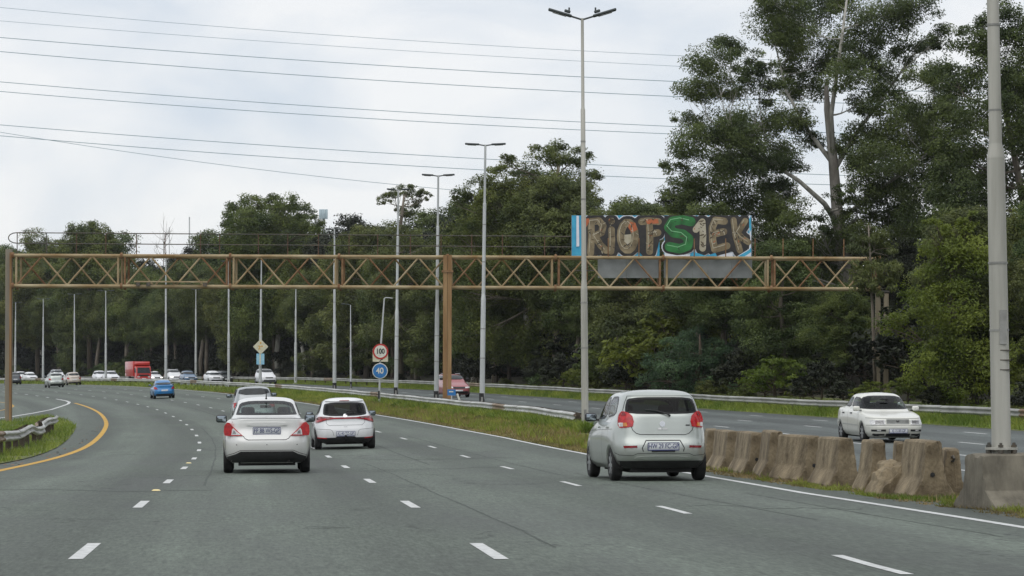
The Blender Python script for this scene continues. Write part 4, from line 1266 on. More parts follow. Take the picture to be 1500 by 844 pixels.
# walkway handrail along the top
for dy in (0.25,):
    for py in (343.0, 358.5):
        tube_part('handrail', GL(22, dy, py), GL(835, dy, py + 2.5), .030, M_rail, gantry, 6)
    MB().tube([GL(22, dy, 343.0)] + [GL(22 - 12 * math.sin(a), dy, 350.7 - 7.7 * math.cos(a)) for a in np.linspace(0, math.pi, 8)] + [GL(22, dy, 358.5)], .028, 6).build('handrail_end', M_rail, gantry)
    for x in [23, 66, 110, 153, 198, 240, 292, 320, 377, 420, 465, 510, 552, 600, 645, 690, 735, 797]:
        tube_part('handrail_post', GL(x, dy, ZT), GL(x, dy, 343), .026, M_handpost if x > 100 else M_rail, gantry, 6)
for x in [890, 935, 1016, 1062, 1105, 1146, 1190, 1235]:
    tube_part('handrail_post', GL(x, -.05, ZT), GL(x, -.05, 348), .030, M_rust2, gantry, 6)
wk = MB().box(GL(426, DEP / 2, ZT + 0.2), (gx(835) - gx(18), .55, .03)).build('walkway_grating', M_rail, gantry)
# cable tray and old luminaire brackets under the left span
MB().box(GL(250, -.10, 414.5), (gx(303) - gx(196), .22, .07)).build('cable_tray', M_rust, gantry)
for x in (202, 217, 300):
    MB().box(GL(x, -.1, 418.5), (.2, .2, .2)).build('bracket', M_rail, gantry)
# legs
def leg(px, w, m, top, dyc, dbl=True):
    x = gx(px); t = tX(x, GY)
    zb = zg(GY, t) - .6 - G0.z
    for j, dx in enumerate((-w * .27, w * .27) if dbl else (0,)):
        MB().box((x + dx - G0.x, dyc + (0.02 if j else 0), (zb + gz(top) - G0.z) / 2), (w * (.5 if dbl else 1), .34, gz(top) - G0.z - zb)).build('leg', m, gantry)
leg(10, .34, M_leggrey, 367, .5, False)
MB().box((gx(14.2) - G0.x, .2, (gz(640) + gz(372)) / 2 - G0.z), (.10, .30, gz(372) - gz(640))).build('leg_flange', M_leg, gantry)
leg(655, .44, M_leg, 374, -.30)
leg(1287.5, .24, M_leglight, 425, .6, False)
leg(1299.5, .24, M_leglight, 427, .6, False)
MB().box((gx(1293) - G0.x, .6, gz(424) - G0.z), (.8, .4, .10)).build('leg_cap', M_rail, gantry)
MB().box((gx(655) - G0.x, -.30, gz(398) - G0.z), (.62, .42, .12)).build('leg_bracket', M_rust2, gantry)

# ---- graffiti board carried by the gantry
M_cyan = mat('graffiti_cyan', (0.03, 0.30, 0.50), 0.6, scale=2, col2=(0.06, 0.42, 0.62))
M_gwhite = mat('graffiti_white', (0.62, 0.66, 0.72), 0.6, scale=2, col2=(0.74, 0.76, 0.80))
M_gblack = mat('graffiti_black', (0.012, 0.012, 0.014), 0.6, scale=3, col2=(0.035, 0.030, 0.026))
M_tan = mat('graffiti_tan', (0.11, 0.082, 0.042), 0.6, scale=1.8, col2=(0.30, 0.24, 0.14))
M_tan2 = mat('graffiti_pale', (0.36, 0.32, 0.22), 0.6, scale=3, col2=(0.50, 0.46, 0.36))
M_green = mat('graffiti_green', (0.010, 0.085, 0.020), 0.6, scale=1.6, col2=(0.028, 0.22, 0.05))
M_orange = mat('graffiti_orange', (0.38, 0.085, 0.025), 0.6, scale=2, col2=(0.50, 0.15, 0.06))
M_panel = mat('dull_sign_back', (0.15, 0.16, 0.155), 0.6, 0.0, scale=0.9, col2=(0.23, 0.245, 0.24))
board = thing('graffiti_board', 'grey signboard sprayed with big tan and green graffiti letters on the gantry', 'signboard', (gx(970), GY + .35, gz(407)))
def BL(px, py, dy=0.0): return Vector((gx(px) - gx(970), dy, gz(py) - gz(407)))
pan_x = [837, 876, 918, 965.5, 973, 1015, 1038, 1073, 1103]
for i in range(len(pan_x) - 1):
    if i == 3: continue
    a, b = BL(pan_x[i], 407), BL(pan_x[i + 1] - .35, 315)
    top_only = i == 0
    if top_only: a = BL(pan_x[i], 377)
    MB().box(((a.x + b.x) / 2, .03 + (i % 2) * .008, (a.z + b.z) / 2), (b.x - a.x, .05, b.z - a.z)).build('sign_panel', M_panel, board)
for py in (322, 345, 368, 396):
    tube_part('frame_rail', BL(838, py, .12), BL(1102, py, .12), .04, M_rail, board, 6)
for px in (860, 905, 950, 990, 1030, 1080):
    tube_part('frame_post', BL(px, 410, .16), BL(px, 316, .16), .05, M_rust2, board, 6)
# graffiti drawn as thick strokes in board coordinates (u: 0..1500 across the zoomed board, v down)
def uv(u, v): return (820 + u * .30667, 290 + v * .30667)
BX0, BX1, BV0, BV1 = 58, 918, 82, 284
_lay = [0]
def stroke_mesh(paths, w, base, amp=0.0):
    b = MB(); k = 0
    for path in paths:
        for i in range(len(path) - 1):
            (u0, v0), (u1, v1) = path[i], path[i + 1]
            a = math.atan2(v1 - v0, u1 - u0)
            pts = []
            for j in range(9):
                q = a + math.pi / 2 + math.pi * j / 8; pts.append((u0 + math.cos(q) * w / 2, v0 + math.sin(q) * w / 2))
            for j in range(9):
                q = a - math.pi / 2 + math.pi * j / 8; pts.append((u1 + math.cos(q) * w / 2, v1 + math.sin(q) * w / 2))
            pts = [(min(BX1, max(BX0, u)), min(BV1, max(BV0, v))) for u, v in pts]
            dy = -(base + k * 0.0004); k += 1
            vv = [BL(*uv(u, v), dy) for u, v in pts]
            b.add(vv, [tuple(range(len(vv)))])
    return b
def poly_part(name, pts, m, dy, parent):
    vv = [BL(*uv(u, v), -dy) for u, v in pts]
    return MB().add(vv, [tuple(range(len(vv)))]).build(name, m, parent)
def circ(cu, cv, ru, rv, a0=0, a1=360, n=12):
    return [(cu + ru * math.cos(R(a0 + (a1 - a0) * k / n)), cv + rv * math.sin(R(a0 + (a1 - a0) * k / n))) for k in range(n + 1)]
LET = [
 ('letter_r', [[(150, 112), (152, 190), (148, 262)], [(150, 112), (188, 108), (208, 132), (200, 165), (165, 182)], [(170, 185), (196, 225), (222, 250)]], 33, M_tan),
 ('letter_i', [[(247, 108), (249, 110)], [(248, 150), (250, 200), (246, 255)]], 31, M_tan),
 ('letter_o', [circ(326, 182, 34, 66, 0, 360, 14)], 37, M_tan),
 ('letter_t', [[(392, 112), (425, 108), (472, 112)], [(428, 112), (432, 180), (430, 255)], [(432, 172), (470, 165)]], 33, M_tan),
 ('letter_s', [[(628, 112), (585, 102), (540, 110), (522, 140), (545, 165), (590, 172), (618, 195), (612, 228), (575, 242), (525, 232)]], 45, M_green),
 ('letter_one', [[(652, 150), (682, 112), (686, 180), (684, 240)]], 31, M_tan2),
 ('letter_e', [[(788, 110), (745, 105), (730, 140), (732, 200), (742, 245), (800, 228)], [(735, 172), (785, 160)]], 34, M_tan),
 ('letter_k', [[(832, 105), (842, 180), (862, 250)], [(888, 108), (852, 165), (872, 190), (903, 210)]], 29, M_tan),
]
bgp = poly_part('blue_ground', [(BX0, BV0), (478, BV0), (478, 283), (BX0, 283)], M_cyan, .006, board)
bgq = poly_part('blue_ground', [(500, BV0), (BX1, BV0), (BX1, 283), (500, 283)], M_cyan, .006, board)
paths_all = [p for L_ in LET for p in L_[1]]
stroke_mesh([p for L_ in LET for p in L_[1]], 76, .010).build('white_halo', M_gwhite, board)
stroke_mesh([p for L_ in LET for p in L_[1]], 66, .034).build('black_outline', M_gblack, board)
stroke_mesh([[(u + 7, v + 9) for u, v in p] for L_ in LET for p in L_[1]], 44, .054).build('black_shadow', M_gblack, board)
poly_part('black_infill', [(112, 100), (150, 84), (215, 92), (300, 104), (380, 92), (478, 90), (478, 200), (462, 262), (400, 280), (380, 255), (330, 278), (280, 258), (200, 272), (125, 282)], M_gblack, .0732, board)
poly_part('black_infill', [(500, 84), (640, 84), (700, 90), (830, 84), (880, 90), (905, 120), (880, 150), (900, 250), (850, 262), (760, 240), (700, 268), (640, 240), (560, 262), (505, 240)], M_gblack, .0735, board)
for nm, ps, w, m in LET:
    lo = stroke_mesh(ps, w, .080).build(nm, m, board)
    stroke_mesh([[(u - w * .22, v - w * .18) for u, v in p] for p in ps], 3.2, .0885).build('highlight', M_tan2 if m is not M_green else mat('graffiti_mint', (.22, .50, .25), .6), lo)
_gr = np.random.default_rng(8)
for nm_, m_g, nb_, sz_ in (('dark_spray', mat('graffiti_umber', (0.05, 0.036, 0.02), .7, scale=2, col2=(0.10, 0.075, 0.04)), 70, 6), ('pale_spray', M_tan2, 46, 4), ('black_spray', M_gblack, 40, 4), ('orange_spray', M_orange, 14, 5)):
    b_ = MB()
    for k_ in range(nb_):
        L_ = LET[int(_gr.integers(0, 8))]
        if L_[3] is M_green and nm_ in ('pale_spray', 'orange_spray'): continue
        p_ = L_[1][int(_gr.integers(0, len(L_[1])))]; i_ = int(_gr.integers(0, len(p_) - 1)); f_ = _gr.random()
        u_ = p_[i_][0] + (p_[i_ + 1][0] - p_[i_][0]) * f_ + _gr.normal() * 7; v_ = p_[i_][1] + (p_[i_ + 1][1] - p_[i_][1]) * f_ + _gr.normal() * 7
        a_ = _gr.uniform(0, 3.14); le = sz_ * _gr.uniform(1, 2.6); th_ = sz_ * _gr.uniform(.25, .6)
        q_ = []
        for g_ in range(8):
            c_, s2 = math.cos(g_ * math.pi / 4) * le * _gr.uniform(.7, 1.2), math.sin(g_ * math.pi / 4) * th_ * _gr.uniform(.7, 1.2)
            q_.append((min(BX1, max(BX0, u_ + c_ * math.cos(a_) - s2 * math.sin(a_))), min(BV1, max(BV0, v_ + c_ * math.sin(a_) + s2 * math.cos(a_)))))
        b_.add([BL(*uv(*q), -(.0945 + k_ * .00006)) for q in q_], [tuple(range(8))])
    tag(b_.build(nm_, m_g, board), kind='stuff')
poly_part('orange_fill', [(335, 112), (362, 118), (372, 150), (345, 165), (328, 140)], M_orange, .090, board)
poly_part('orange_fill', [(408, 100), (470, 100), (474, 120), (420, 124)], M_orange, .090, board)
poly_part('white_fill', [(310, 175), (342, 172), (345, 205), (325, 222), (308, 205)], M_tan2, .091, board)
poly_part('white_patch', [(502, 262), (560, 273), (625, 268), (622, 282), (502, 282)], M_gwhite, .075, board)
poly_part('white_patch', [(768, 272), (828, 258), (830, 282), (752, 282)], M_gwhite, .0755, board)
poly_part('white_patch', [(903, 84), (916, 84), (916, 282), (845, 282), (858, 272), (905, 244), (912, 190), (904, 150), (912, 120)], M_gwhite, .076, board)
poly_part('blue_patch', [(906, 100), (916, 84), (916, 150), (908, 170)], M_cyan, .077, board)
poly_part('blue_patch', [(846, 282), (905, 248), (916, 235), (916, 258), (880, 282)], M_cyan, .077, board)
poly_part('blue_patch', [(625, 282), (645, 258), (700, 276), (745, 262), (756, 282)], M_cyan, .0765, board)
poly_part('white_strip', [(80, 84), (92, 84), (94, 230), (80, 232)], M_gwhite, .075, board)
poly_part('red_fill', [(120, 98), (140, 96), (142, 112), (120, 150)], M_orange, .090, board)

# ------------------------------------------------------------------ lamp posts
M_galv = mat('galvanised_steel', (0.40, 0.42, 0.42), 0.5, 0.1, scale=1.5, col2=(0.58, 0.60, 0.59), stretch=(2, 2, .4))
M_galv_old = mat('weathered_lamp_post', (0.33, 0.325, 0.285), 0.6, 0.1, scale=1.2, col2=(0.47, 0.46, 0.41), stretch=(4, 4, .3))
M_lum = mat('luminaire_housing', (0.055, 0.065, 0.065), 0.5, 0.3)
M_joint = mat('pole_joint', (0.20, 0.20, 0.185), 0.6, 0.1, scale=4, col2=(0.34, 0.34, 0.32))
M_band = mat('black_band', (0.012, 0.012, 0.012), 0.7)
M_concrete = mat('stained_concrete', (0.095, 0.071, 0.040), 0.9, scale=2.6, col2=(0.30, 0.24, 0.152), bump=0.9, bscale=22, stretch=(1.3, 1.3, .8))
M_concrete_d = mat('dark_concrete', (0.095, 0.085, 0.065), 0.9, scale=2.0, col2=(0.215, 0.195, 0.15), bump=0.5, bscale=16, stretch=(1.6, 1.6, .7))
def lamp(px_base, Y, px_top, py_top, label, arms='T', r0=.13, base=None, group='median lamp posts', band=False, mat_=M_galv, t=None, armlen=1.0, stepz=.42):
    x = PX(px_base, Y); z = zg(Y, tX(x, Y)) if base is None else base
    rt = thing('lamp_post', label, 'lamp post', (x, Y, z), group=group)
    top = Vector((PX(px_top, Y) - x, 0, (CY - py_top) * Y / F - z))
    H = top.z
    def at_(k): return top * k
    k1 = stepz; 
    MB().tube([at_(-.03 / H * 10), at_(.12), at_(.125), at_(k1)], [r0, r0, r0 * .98, r0 * .92], 14).build('lower_shaft', mat_, rt, True)
    MB().tube([at_(k1 - .002), at_(k1 + .022)], [r0 * .94, r0 * .68], 14).build('taper_collar', mat_, rt, True)
    MB().tube([at_(k1 + .02), at_(.78), at_(.782), at_(1)], [r0 * .68, r0 * .62, r0 * .46, r0 * .40], 12).build('upper_shaft', mat_, rt, True)
    if base is None:
        MB().box((0, 0, .04), (r0 * 3.6, r0 * 3.6, .08)).build('base_plate', mat_, rt)
        if band:
            MB().tube([(0, 0, .45), (0, 0, .95)], r0 * 1.06, 14).build('painted_band', M_band, rt)
    for kz in (.2, .31, .56, .70):
        if kz < k1 or kz > k1 + .03:
            rr = r0 * (.965 if kz < k1 else .655)
            MB().tube([at_(kz), at_(kz + .0035)], rr * 1.06, 14).build('joint_band', M_joint, rt)
    MB().box((0, -r0 * .93, .55 if base is None else 1.55), (r0 * .75, r0 * .25, .42)).build('access_door', M_joint, rt)
    if arms in ('T', 'Y'):
        for sg in (-1, 1):
            rise = .30 if arms == 'Y' else .04
            h = rt
            a = top + Vector((sg * .10, 0, -.02)); b = top + Vector((sg * armlen * 1.15, 0, rise))
            MB().tube([top + Vector((0, 0, -.05)), top + Vector((sg * armlen * .5, 0, rise * .35))], .035, 6).build('lamp_arm', M_lum, rt)
            q = Matrix.Rotation(-sg * math.atan2(rise * .7, armlen * .7), 3, 'Y')
            lm = rbox('luminaire', top + Vector((sg * armlen * .78, 0, rise * .65)), (armlen * .85, .28, .085), .03, M_lum, rt, q, 2)
            rbox('lens', top + Vector((sg * armlen * .80, 0, rise * .65 - .05)), (armlen * .5, .2, .03), .01, M_lensd, lm, q, 2)
            if arms == 'Y':
                rbox('control_box', top + Vector((sg * armlen * .52, 0, rise * .42 + .12)), (.22, .12, .10), .03, M_lum, lm, q, 2)
                MB().tube([top + Vector((sg * armlen * .46, 0, rise * .4 + .1)), top + Vector((sg * armlen * .46, 0, rise * .4 + .26))], .03, 6).build('photocell', M_lum, lm)
    elif arms in ('L', 'R'):
        sg = -1 if arms == 'L' else 1
        MB().tube([top, top + Vector((sg * .25, 0, .05)), top + Vector((sg * armlen * .7, 0, .07))], .03, 6).build('lamp_arm', M_lum, rt)
        rbox('luminaire', top + Vector((sg * armlen, 0, .08)), (armlen * .6, .22, .08), .03, M_lum, rt, None, 2)
    return rt
lamp(857, 95.5, 853, 27, 'tall double-armed lamp post at the end of the median guardrail', 'Y', .128, stepz=.345, armlen=1.0, mat_=M_galv_old)
lamp(706, 137, 711, 212, 'lamp post just right of the rusty gantry middle leg', 'T', .135, band=True, armlen=.85)
lamp(639, 150, 642, 257, 'lamp post just left of the rusty gantry middle leg', 'T', .13, band=True, armlen=.75)
lamp(580, 171, 583.5, 278, 'lamp post beside the round speed signs, right of them', 'T', .13, band=True, armlen=.6)
lamp(490, 203, 490, 336, 'pale lamp post with flat double head above the white hatchback', 'T', .14, band=True, armlen=.55)
lamp(381, 242, 383, 379, 'lamp post carrying the diamond sign', 'T', .14, armlen=.5)
lamp(335, 262, 335, 383, 'lamp post between the diamond sign and the blue saloon', 'T', .13, armlen=.6)
lamp(243, 305, 243, 378, 'lamp post straight above the bright blue saloon', 'T', .16, armlen=.6)
lamp(155, 348, 155, 426, 'lamp post behind the long white estate car', 'T', .15, armlen=.9)
lamp(109, 370, 109, 431, 'lamp post left of the beige crossover', 'T', .16, armlen=.8)
lamp(63, 393, 63.5, 438, 'lamp post above the two white oncoming cars at far left', 'T', .16, armlen=.8)
lamp(22, 412, 23, 443, 'leftmost lamp post, close to the gantry left leg', 'T', .17, armlen=.8)
lamp(433, 303, 433.5, 423, 'lamp post on the far verge behind the pearl white saloon', 'T', .17, group='far verge lamp posts', armlen=.5)
lamp(287, 360, 287, 424, 'lamp post on the far verge behind the blue-grey car', 'T', .17, group='far verge lamp posts', armlen=.5)
lamp(514, 208, 513.5, 447, 'short lamp post with one arm left of the speed signs', 'L', .08, band=True, group='short one-armed lamp posts', armlen=.55)
# lamp whose post rises out of the right edge of the picture, on its concrete plinth
LY = 33.6
def zpy(py, Y): return (CY - py) * Y / F
lx = PX(1467, LY); zt = zpy(664, LY)
big = lamp(1467, LY, 1450, -230, 'thick weathered lamp post bolted to a concrete plinth at the right', 'Y', .118, base=zt, mat_=M_galv_old, stepz=.485, armlen=1.0)
MB().lathe([(.20, .045), (.20, .075)], 20, 'z').build('base_flange', M_galv_old, big)
for k in range(6):
    a = k * math.pi / 3 + .3
    MB().tube([(.175 * math.cos(a), .175 * math.sin(a), -.02), (.175 * math.cos(a), .175 * math.sin(a), .13)], .017, 6).tube([(.175 * math.cos(a), .175 * math.sin(a), .0), (.175 * math.cos(a), .175 * math.sin(a), .045)], .035, 6).tube([(.175 * math.cos(a), .175 * math.sin(a), .075), (.175 * math.cos(a), .175 * math.sin(a), .105)], .032, 6).build('anchor_bolt', M_rail, big)
for k in range(3):
    MB().tube([(-.003, 0, 1.02 + k * .12), (-.003, 0, 1.032 + k * .12)], .1185, 14).build('old_tape', M_rail, big)

# ------------------------------------------------------------------ jersey barriers
JP = [(.30, 0), (.30, .07), (.17, .30), (.115, .78), (.09, .81)]
from mathutils import noise as mnoise
def barrier(label, px, Y, length, alpha, h=.80, seed=0, cuts=(), group='concrete median barriers', m=M_concrete, wscale=1.0, name='concrete_barrier', rough=.006, zoff=0.0):
    """jersey block; px,Y locate its near end; alpha = turn from the line of sight; cuts = broken-off planes (normal, offset)"""
    x = PX(px, Y)
    yaw = R(alpha) - math.atan2(x, Y)
    rt = thing(name, label, 'barrier', (x, Y, zg(Y, tX(x, Y)) - .03 + zoff), yaw, group)
    prof = [(-a * wscale, b * h / .81) for a, b in JP] + [(a * wscale, b * h / .81) for a, b in reversed(JP)]
    prof = densify(prof, .03)
    n = max(10, int(length / .035)); m_ = len(prof)
    rings = []
    cz = h * .42
    for k in (.05, .35, .65, .88): rings.append((0.0, k))
    for i in range(n + 1): rings.append((i / n * length, 1.0))
    for k in (.88, .65, .35, .05): rings.append((length, k))
    V = []; Fc = []
    for (yv, k) in rings:
        for (a, b) in prof:
            p = Vector((a * k, yv, cz + (b - cz) * k))
            q = p * 4.1 + Vector((seed * 7.3, seed * 3.1, seed))
            for (nx, ny, nz, off) in cuts:
                nn = Vector((nx, ny, nz)).normalized()
                wob = .08 * mnoise.noise(q * .9) + .05 * mnoise.noise(q * 2.1)
                d = nn.dot(p) - off + wob
                if d > 0: p -= nn * d * .97
            c = Vector((a, (yv - length / 2) * .3, b - cz))
            c = c.normalized() if c.length > 1e-5 else Vector((0, 0, 1))
            nz_ = mnoise.noise(q * .6) * .8 + mnoise.noise(q * 1.7) * .35
            e = min(yv, length - yv)
            edge = max(0, 1 - e / .09) * (1 if k == 1 else 0)
            V.append(p + c * (rough * nz_ - edge * .022 * (1 + 1.6 * mnoise.noise(q * 1.9))))
    for i in range(len(rings) - 1):
        for k in range(m_):
            k2 = (k + 1) % m_
            Fc.append((i * m_ + k, (i + 1) * m_ + k, (i + 1) * m_ + k2, i * m_ + k2))
    Fc.append(tuple(range(m_))); Fc.append(tuple(reversed(range((len(rings) - 1) * m_, len(rings) * m_))))
    me = raw_mesh('block', V, Fc)
    bm = bmesh.new(); bm.from_mesh(me); bmesh.ops.recalc_face_normals(bm, faces=bm.faces); bm.to_mesh(me); bm.free()
    o = put('block', me, m, rt); auto_smooth(o, 24)
    return rt
def hook(rt, z, x=.10):
    MB().tube([(x, .03, z), (x + .02, -.05, z + .02), (x + .03, -.09, z - .01), (x + .02, -.06, z - .05), (x, .03, z - .05)], .018, 6).build('lifting_loop', M_rail, rt)
def hole(rt, x, z, y=-.012):
    MB().lathe([(.032, y - .004), (.026, y + .05)], 10, 'y', (x, 0, z)).build('drain_hole', M_band, rt)
c1 = [(.9, -.6, .5, .36)]                       # upper right corner broken away
BARS = [
 (1045, 55.5, 2.0, 2, .80, [], 'farthest concrete barrier in the row, right beside the silver hatchback'),
 (1075, 53.0, 2.0, 8, .80, [(.9, -.5, .6, .50)], 'second concrete barrier from the silver hatchback'),
 (1110, 50.4, 1.9, 9, .80, [], 'third concrete barrier from the silver hatchback'),
 (1138, 48.2, 1.9, 5, .84, [(.9, -.7, .3, .22)], 'narrow pale-topped concrete barrier with a broken right corner'),
 (1194, 45.6, 1.5, 21, .80, [], 'widest flat-faced concrete barrier, in the middle of the row'),
 (1241, 42.6, 1.5, 14, .80, [(.9, -.9, .5, .30)], 'concrete barrier with a crumbling right end below the old white saloon'),
]
for i, (px, Y, L_, al, h, ct, lb) in enumerate(BARS):
    rt = barrier(lb, px, Y, L_, al, h, i + 1, ct)
    if i in (1, 2, 4): hook(rt, h * .66, .13)
    if i in (2, 4): hole(rt, -.02, h * .38)
barrier('broken stump of a concrete barrier with crumbling exposed stone', 1288, 40.4, .8, 13, .80, 11, [(1, -.5, .1, .10), (.8, -1, -.6, .02), (.6, -.3, 1, .86)], wscale=.85, rough=.03)
barrier('slim pale broken piece of barrier standing behind the large weathered one', 1319, 39.8, .6, 4, .78, 12, [(-1, -.2, .35, .30), (1, -.4, .2, .20)], wscale=.55, rough=.03)
barrier('low slanting lump of broken barrier lying between two barriers', 1310, 38.7, .6, 24, .62, 14, [(-.8, -.3, 1, .22), (.2, -.6, 1, .42)], wscale=.75, rough=.03)
rt = barrier('large weathered concrete barrier, nearest in the row before the plinth', 1369, 37.4, 1.5, 13, .82, 15, [(.9, -.8, .35, .24)])
hole(rt, -.03, .36)
rt = barrier('dark low end piece of concrete barrier leaning towards the plinth', 1396, 38.3, 1.0, 4, .70, 16, [(1, -.2, .7, .52)], wscale=.8)
hook(rt, .58, -.02)
zpl = zt - zg(LY, tX(lx, LY)) + .03
barrier('broad concrete plinth under the thick lamp post at the right edge', 1432, LY + .02, 1.6, 0, zpl, 21, [(-.6, -.8, .3, .42)], m=M_concrete_d, wscale=1.9, name='lamp_plinth', group='lamp plinths')
PLN = bpy.data.objects['lamp_plinth']
PLN.rotation_euler.z = R(-72); PLN.location.x = PX(1424, LY); PLN.location.y = LY - .12

# ------------------------------------------------------------------ guardrails
M_beam = mat('guardrail_steel', (0.30, 0.30, 0.28), 0.55, 0.0, scale=0.7, col2=(0.56, 0.57, 0.55), stretch=(1, .5, 2))
M_beam_r = mat('guardrail_rusty', (0.16, 0.10, 0.055), 0.7, 0.2, scale=0.9, col2=(0.30, 0.25, 0.19))
M_post = mat('guardrail_post', (0.045, 0.036, 0.026), 0.9, scale=3, col2=(0.09, 0.07, 0.05))
WP = [(-.02, .156), (.02, .13), (.065, .10), (.065, .06), (.0, .025), (-.0, -.025), (.065, -.06), (.065, -.10), (.02, -.13), (-.02, -.156)]
def guardrail(label, path, side=-1, double=False, sec=4.0, h=.58, group='steel guardrails', dark_back=False, kink=None, bmat=None):
    """path: list of (Y, t); side -1 faces left"""
    Y0, t0 = path[0]
    rt = thing('guardrail', label, 'guardrail', P(Y0, t0), 0, group)
    o0 = rt.location.copy()
    Ys = [p[0] for p in path]; Ts = [p[1] for p in path]
    n = max(1, int(round((Ys[-1] - Ys[0]) / sec)))
    def pos(u):
        Y = Ys[0] + (Ys[-1] - Ys[0]) * u
        p = P(Y, float(np.interp(Y, Ys, Ts)))
        if kink: p += kink(Y)
        return p
    prof_f = WP
    for i in range(n):
        for fb in ((1, -1) if double else (1,)):
            V = []; Fc = []
            for j in range(4):
                u = (i + j / 3) / n
                a = pos(max(0, u - .002)); b = pos(min(1, u + .002)); tdir = (b - a).normalized()
                nr = Vector((tdir.y, -tdir.x, 0)) * (side * fb)
                c = pos(u) - o0 + nr * .11 + Vector((0, 0, h + .012 * math.sin(i * 1.7 + j)))
                for dd in (0, -.006):
                    for (a_, b_) in prof_f:
                        V.append(c + nr * (a_ + dd + (0.004 if i % 2 else 0)) + Vector((0, 0, b_)))
            m_ = len(prof_f)
            for j in range(3):
                for s_ in (0, 1):
                    q0 = j * 2 * m_ + s_ * m_; q1 = (j + 1) * 2 * m_ + s_ * m_
                    for k in range(m_ - 1):
                        Fc.append((q0 + k, q0 + k + 1, q1 + k + 1, q1 + k))
            put('rail_beam', raw_mesh('rail_beam', V, Fc, True), (M_beam_r if (fb < 0 and dark_back) or (i * 7 % 13 == 3) else (bmat or M_beam)), rt)
        p = pos(i / n) - o0
        b = MB().box((p.x, p.y, p.z + h * .55), (.15, .17, h * 1.35))
        b.box((p.x + 0, p.y, p.z + h), (.13, .12, .25))
        b.build('rail_post', M_post, rt)
    return rt
guardrail('long median guardrail on the grass, running to the tall double-armed lamp post', [(96.5, 13.4), (110, 14.0), (130, 14.0), (430, 14.0)], -1, True, dark_back=True, h=.47)
guardrail('guardrail on the far verge below the trees', [(62, 29.3), (90, 29.2), (150, 29.4), (430, 30.2)], -1, False, sec=5.0, h=.54, bmat=mat('dull_guardrail', (0.20, 0.20, 0.185), 0.6, 0.0, scale=0.6, col2=(0.38, 0.385, 0.36)))
def kk(Y):
    return Vector((0, 0, .03 * math.sin(Y * .35))) + (Vector((.12, 0, -.10)) if 98 < Y < 106 else Vector((0, 0, 0)))
guardrail('dented guardrail with a kink on the left grass island', [(50, -5.9), (75, -5.65), (100, -6.1), (124, -6.1)], 1, True, dark_back=True, h=.55, kink=kk)

# ------------------------------------------------------------------ road signs
M_signred = mat('sign_red', (0.45, 0.03, 0.025), 0.5); M_signwhite = mat('sign_white', (0.62, 0.62, 0.55), 0.5)
M_signblue = mat('sign_blue', (0.02, 0.16, 0.42), 0.5); M_signblack = mat('sign_black', (0.02, 0.02, 0.02), 0.5)
M_signcream = mat('sign_cream', (0.60, 0.57, 0.42), 0.55); M_signyellow = mat('sign_amber', (0.62, 0.33, 0.02), 0.5)
M_signpale = mat('sign_pale_blue', (0.16, 0.42, 0.60), 0.5, scale=1.5, col2=(0.40, 0.62, 0.70))
SY = 166.0
sx_ = PX(557, SY)
sg_ = thing('speed_sign', 'round 100 sign over a blue 40 sign on one leaning post in the median', 'road sign', (PX(555.5, SY), SY, zg(SY, tX(sx_, SY))))
def SL(px, py, dy=0): return Vector((PX(px, SY), SY + dy, zpy(py, SY))) - sg_.location
MB().tube([Vector((0, 0, -.3)), SL(557, 520), SL(563, 437)], [.07, .062, .045], 10).build('post', M_galv, sg_, True)
MB().tube([SL(563, 437), SL(566, 436), SL(575, 437)], .03, 6).build('lamp_arm', M_galv, sg_)
MB().tube([Vector((0, 0, .35)), Vector((0, 0, .85))], .076, 10).build('painted_band', M_band, sg_)
def disc(name, c, r, m, parent, th=.02, n=36):
    return MB().lathe([(r, -th / 2), (r, th / 2)], n, 'y', c).build(name, m, parent)
bk = MB().box(SL(557.2, 520.5, -.08), (PX(568.4, SY) - PX(546, SY), .02, zpy(511, SY) - zpy(530, SY))).build('backing_plate', M_signcream, sg_)
MB().prism([(-.10, -.16), (.02, -.04), (-.02, .0), (.13, .06), (.11, -.10), (.07, -.05), (-.06, -.19)], -.012, 0, 'y').build('arrow', M_signblack, bk, loc=SL(558, 525.5, -.09))
d1 = disc('speed_limit_disc', SL(557.5, 516.5 - 1.5, -.11), .475, M_signred, sg_)
disc('white_face', SL(557.5, 515, -.124), .375, M_signwhite, d1)
tx = put('lettering', text_mesh('100', .44, squeeze=.80, bold=.012), M_signblack, d1, SL(557.3, 515, -.145)); tx.rotation_euler = (R(90), 0, 0)
d2 = disc('minimum_speed_disc', SL(556.8, 543.5, -.09), .475, M_signwhite, sg_)
disc('blue_face', SL(556.8, 543.5, -.104), .425, M_signblue, d2)
tx = put('lettering', text_mesh('40', .50, squeeze=.92, bold=.010), M_signwhite, d2, SL(556.6, 543.5, -.125)); tx.rotation_euler = (R(90), 0, 0)

DY = 241.7
dg_ = thing('diamond_sign', 'white diamond sign with amber figures above a pale blue plate', 'road sign', (PX(382, DY), DY - .16, zpy(534, DY)))
w_ = .68
MB().prism([(-w_, 0), (0, -w_), (w_, 0), (0, w_)], -.01, .01, 'y').build('diamond_plate', M_signcream, dg_, loc=(0, 0, zpy(508, DY) - zpy(534, DY)))
tx = put('lettering', text_mesh('29', .46, squeeze=1.0, bold=.012), M_signyellow, dg_, (0, -.02, zpy(509.5, DY) - zpy(534, DY))); tx.rotation_euler = (R(90), 0, 0)
disc('amber_dot', (0, -.018, zpy(502.5, DY) - zpy(534, DY)), .08, M_signyellow, dg_)
MB().box((-.02, 0, .48), (.70, .02, .96)).build('blue_plate', M_signpale, dg_)
MB().box((-.04, -.016, .48), (.12, .012, .9)).build('pale_stripe', M_signcream, dg_)
MB().box((0, .03, .85), (.06, .05, 2.0)).build('sign_bracket', M_galv, dg_)

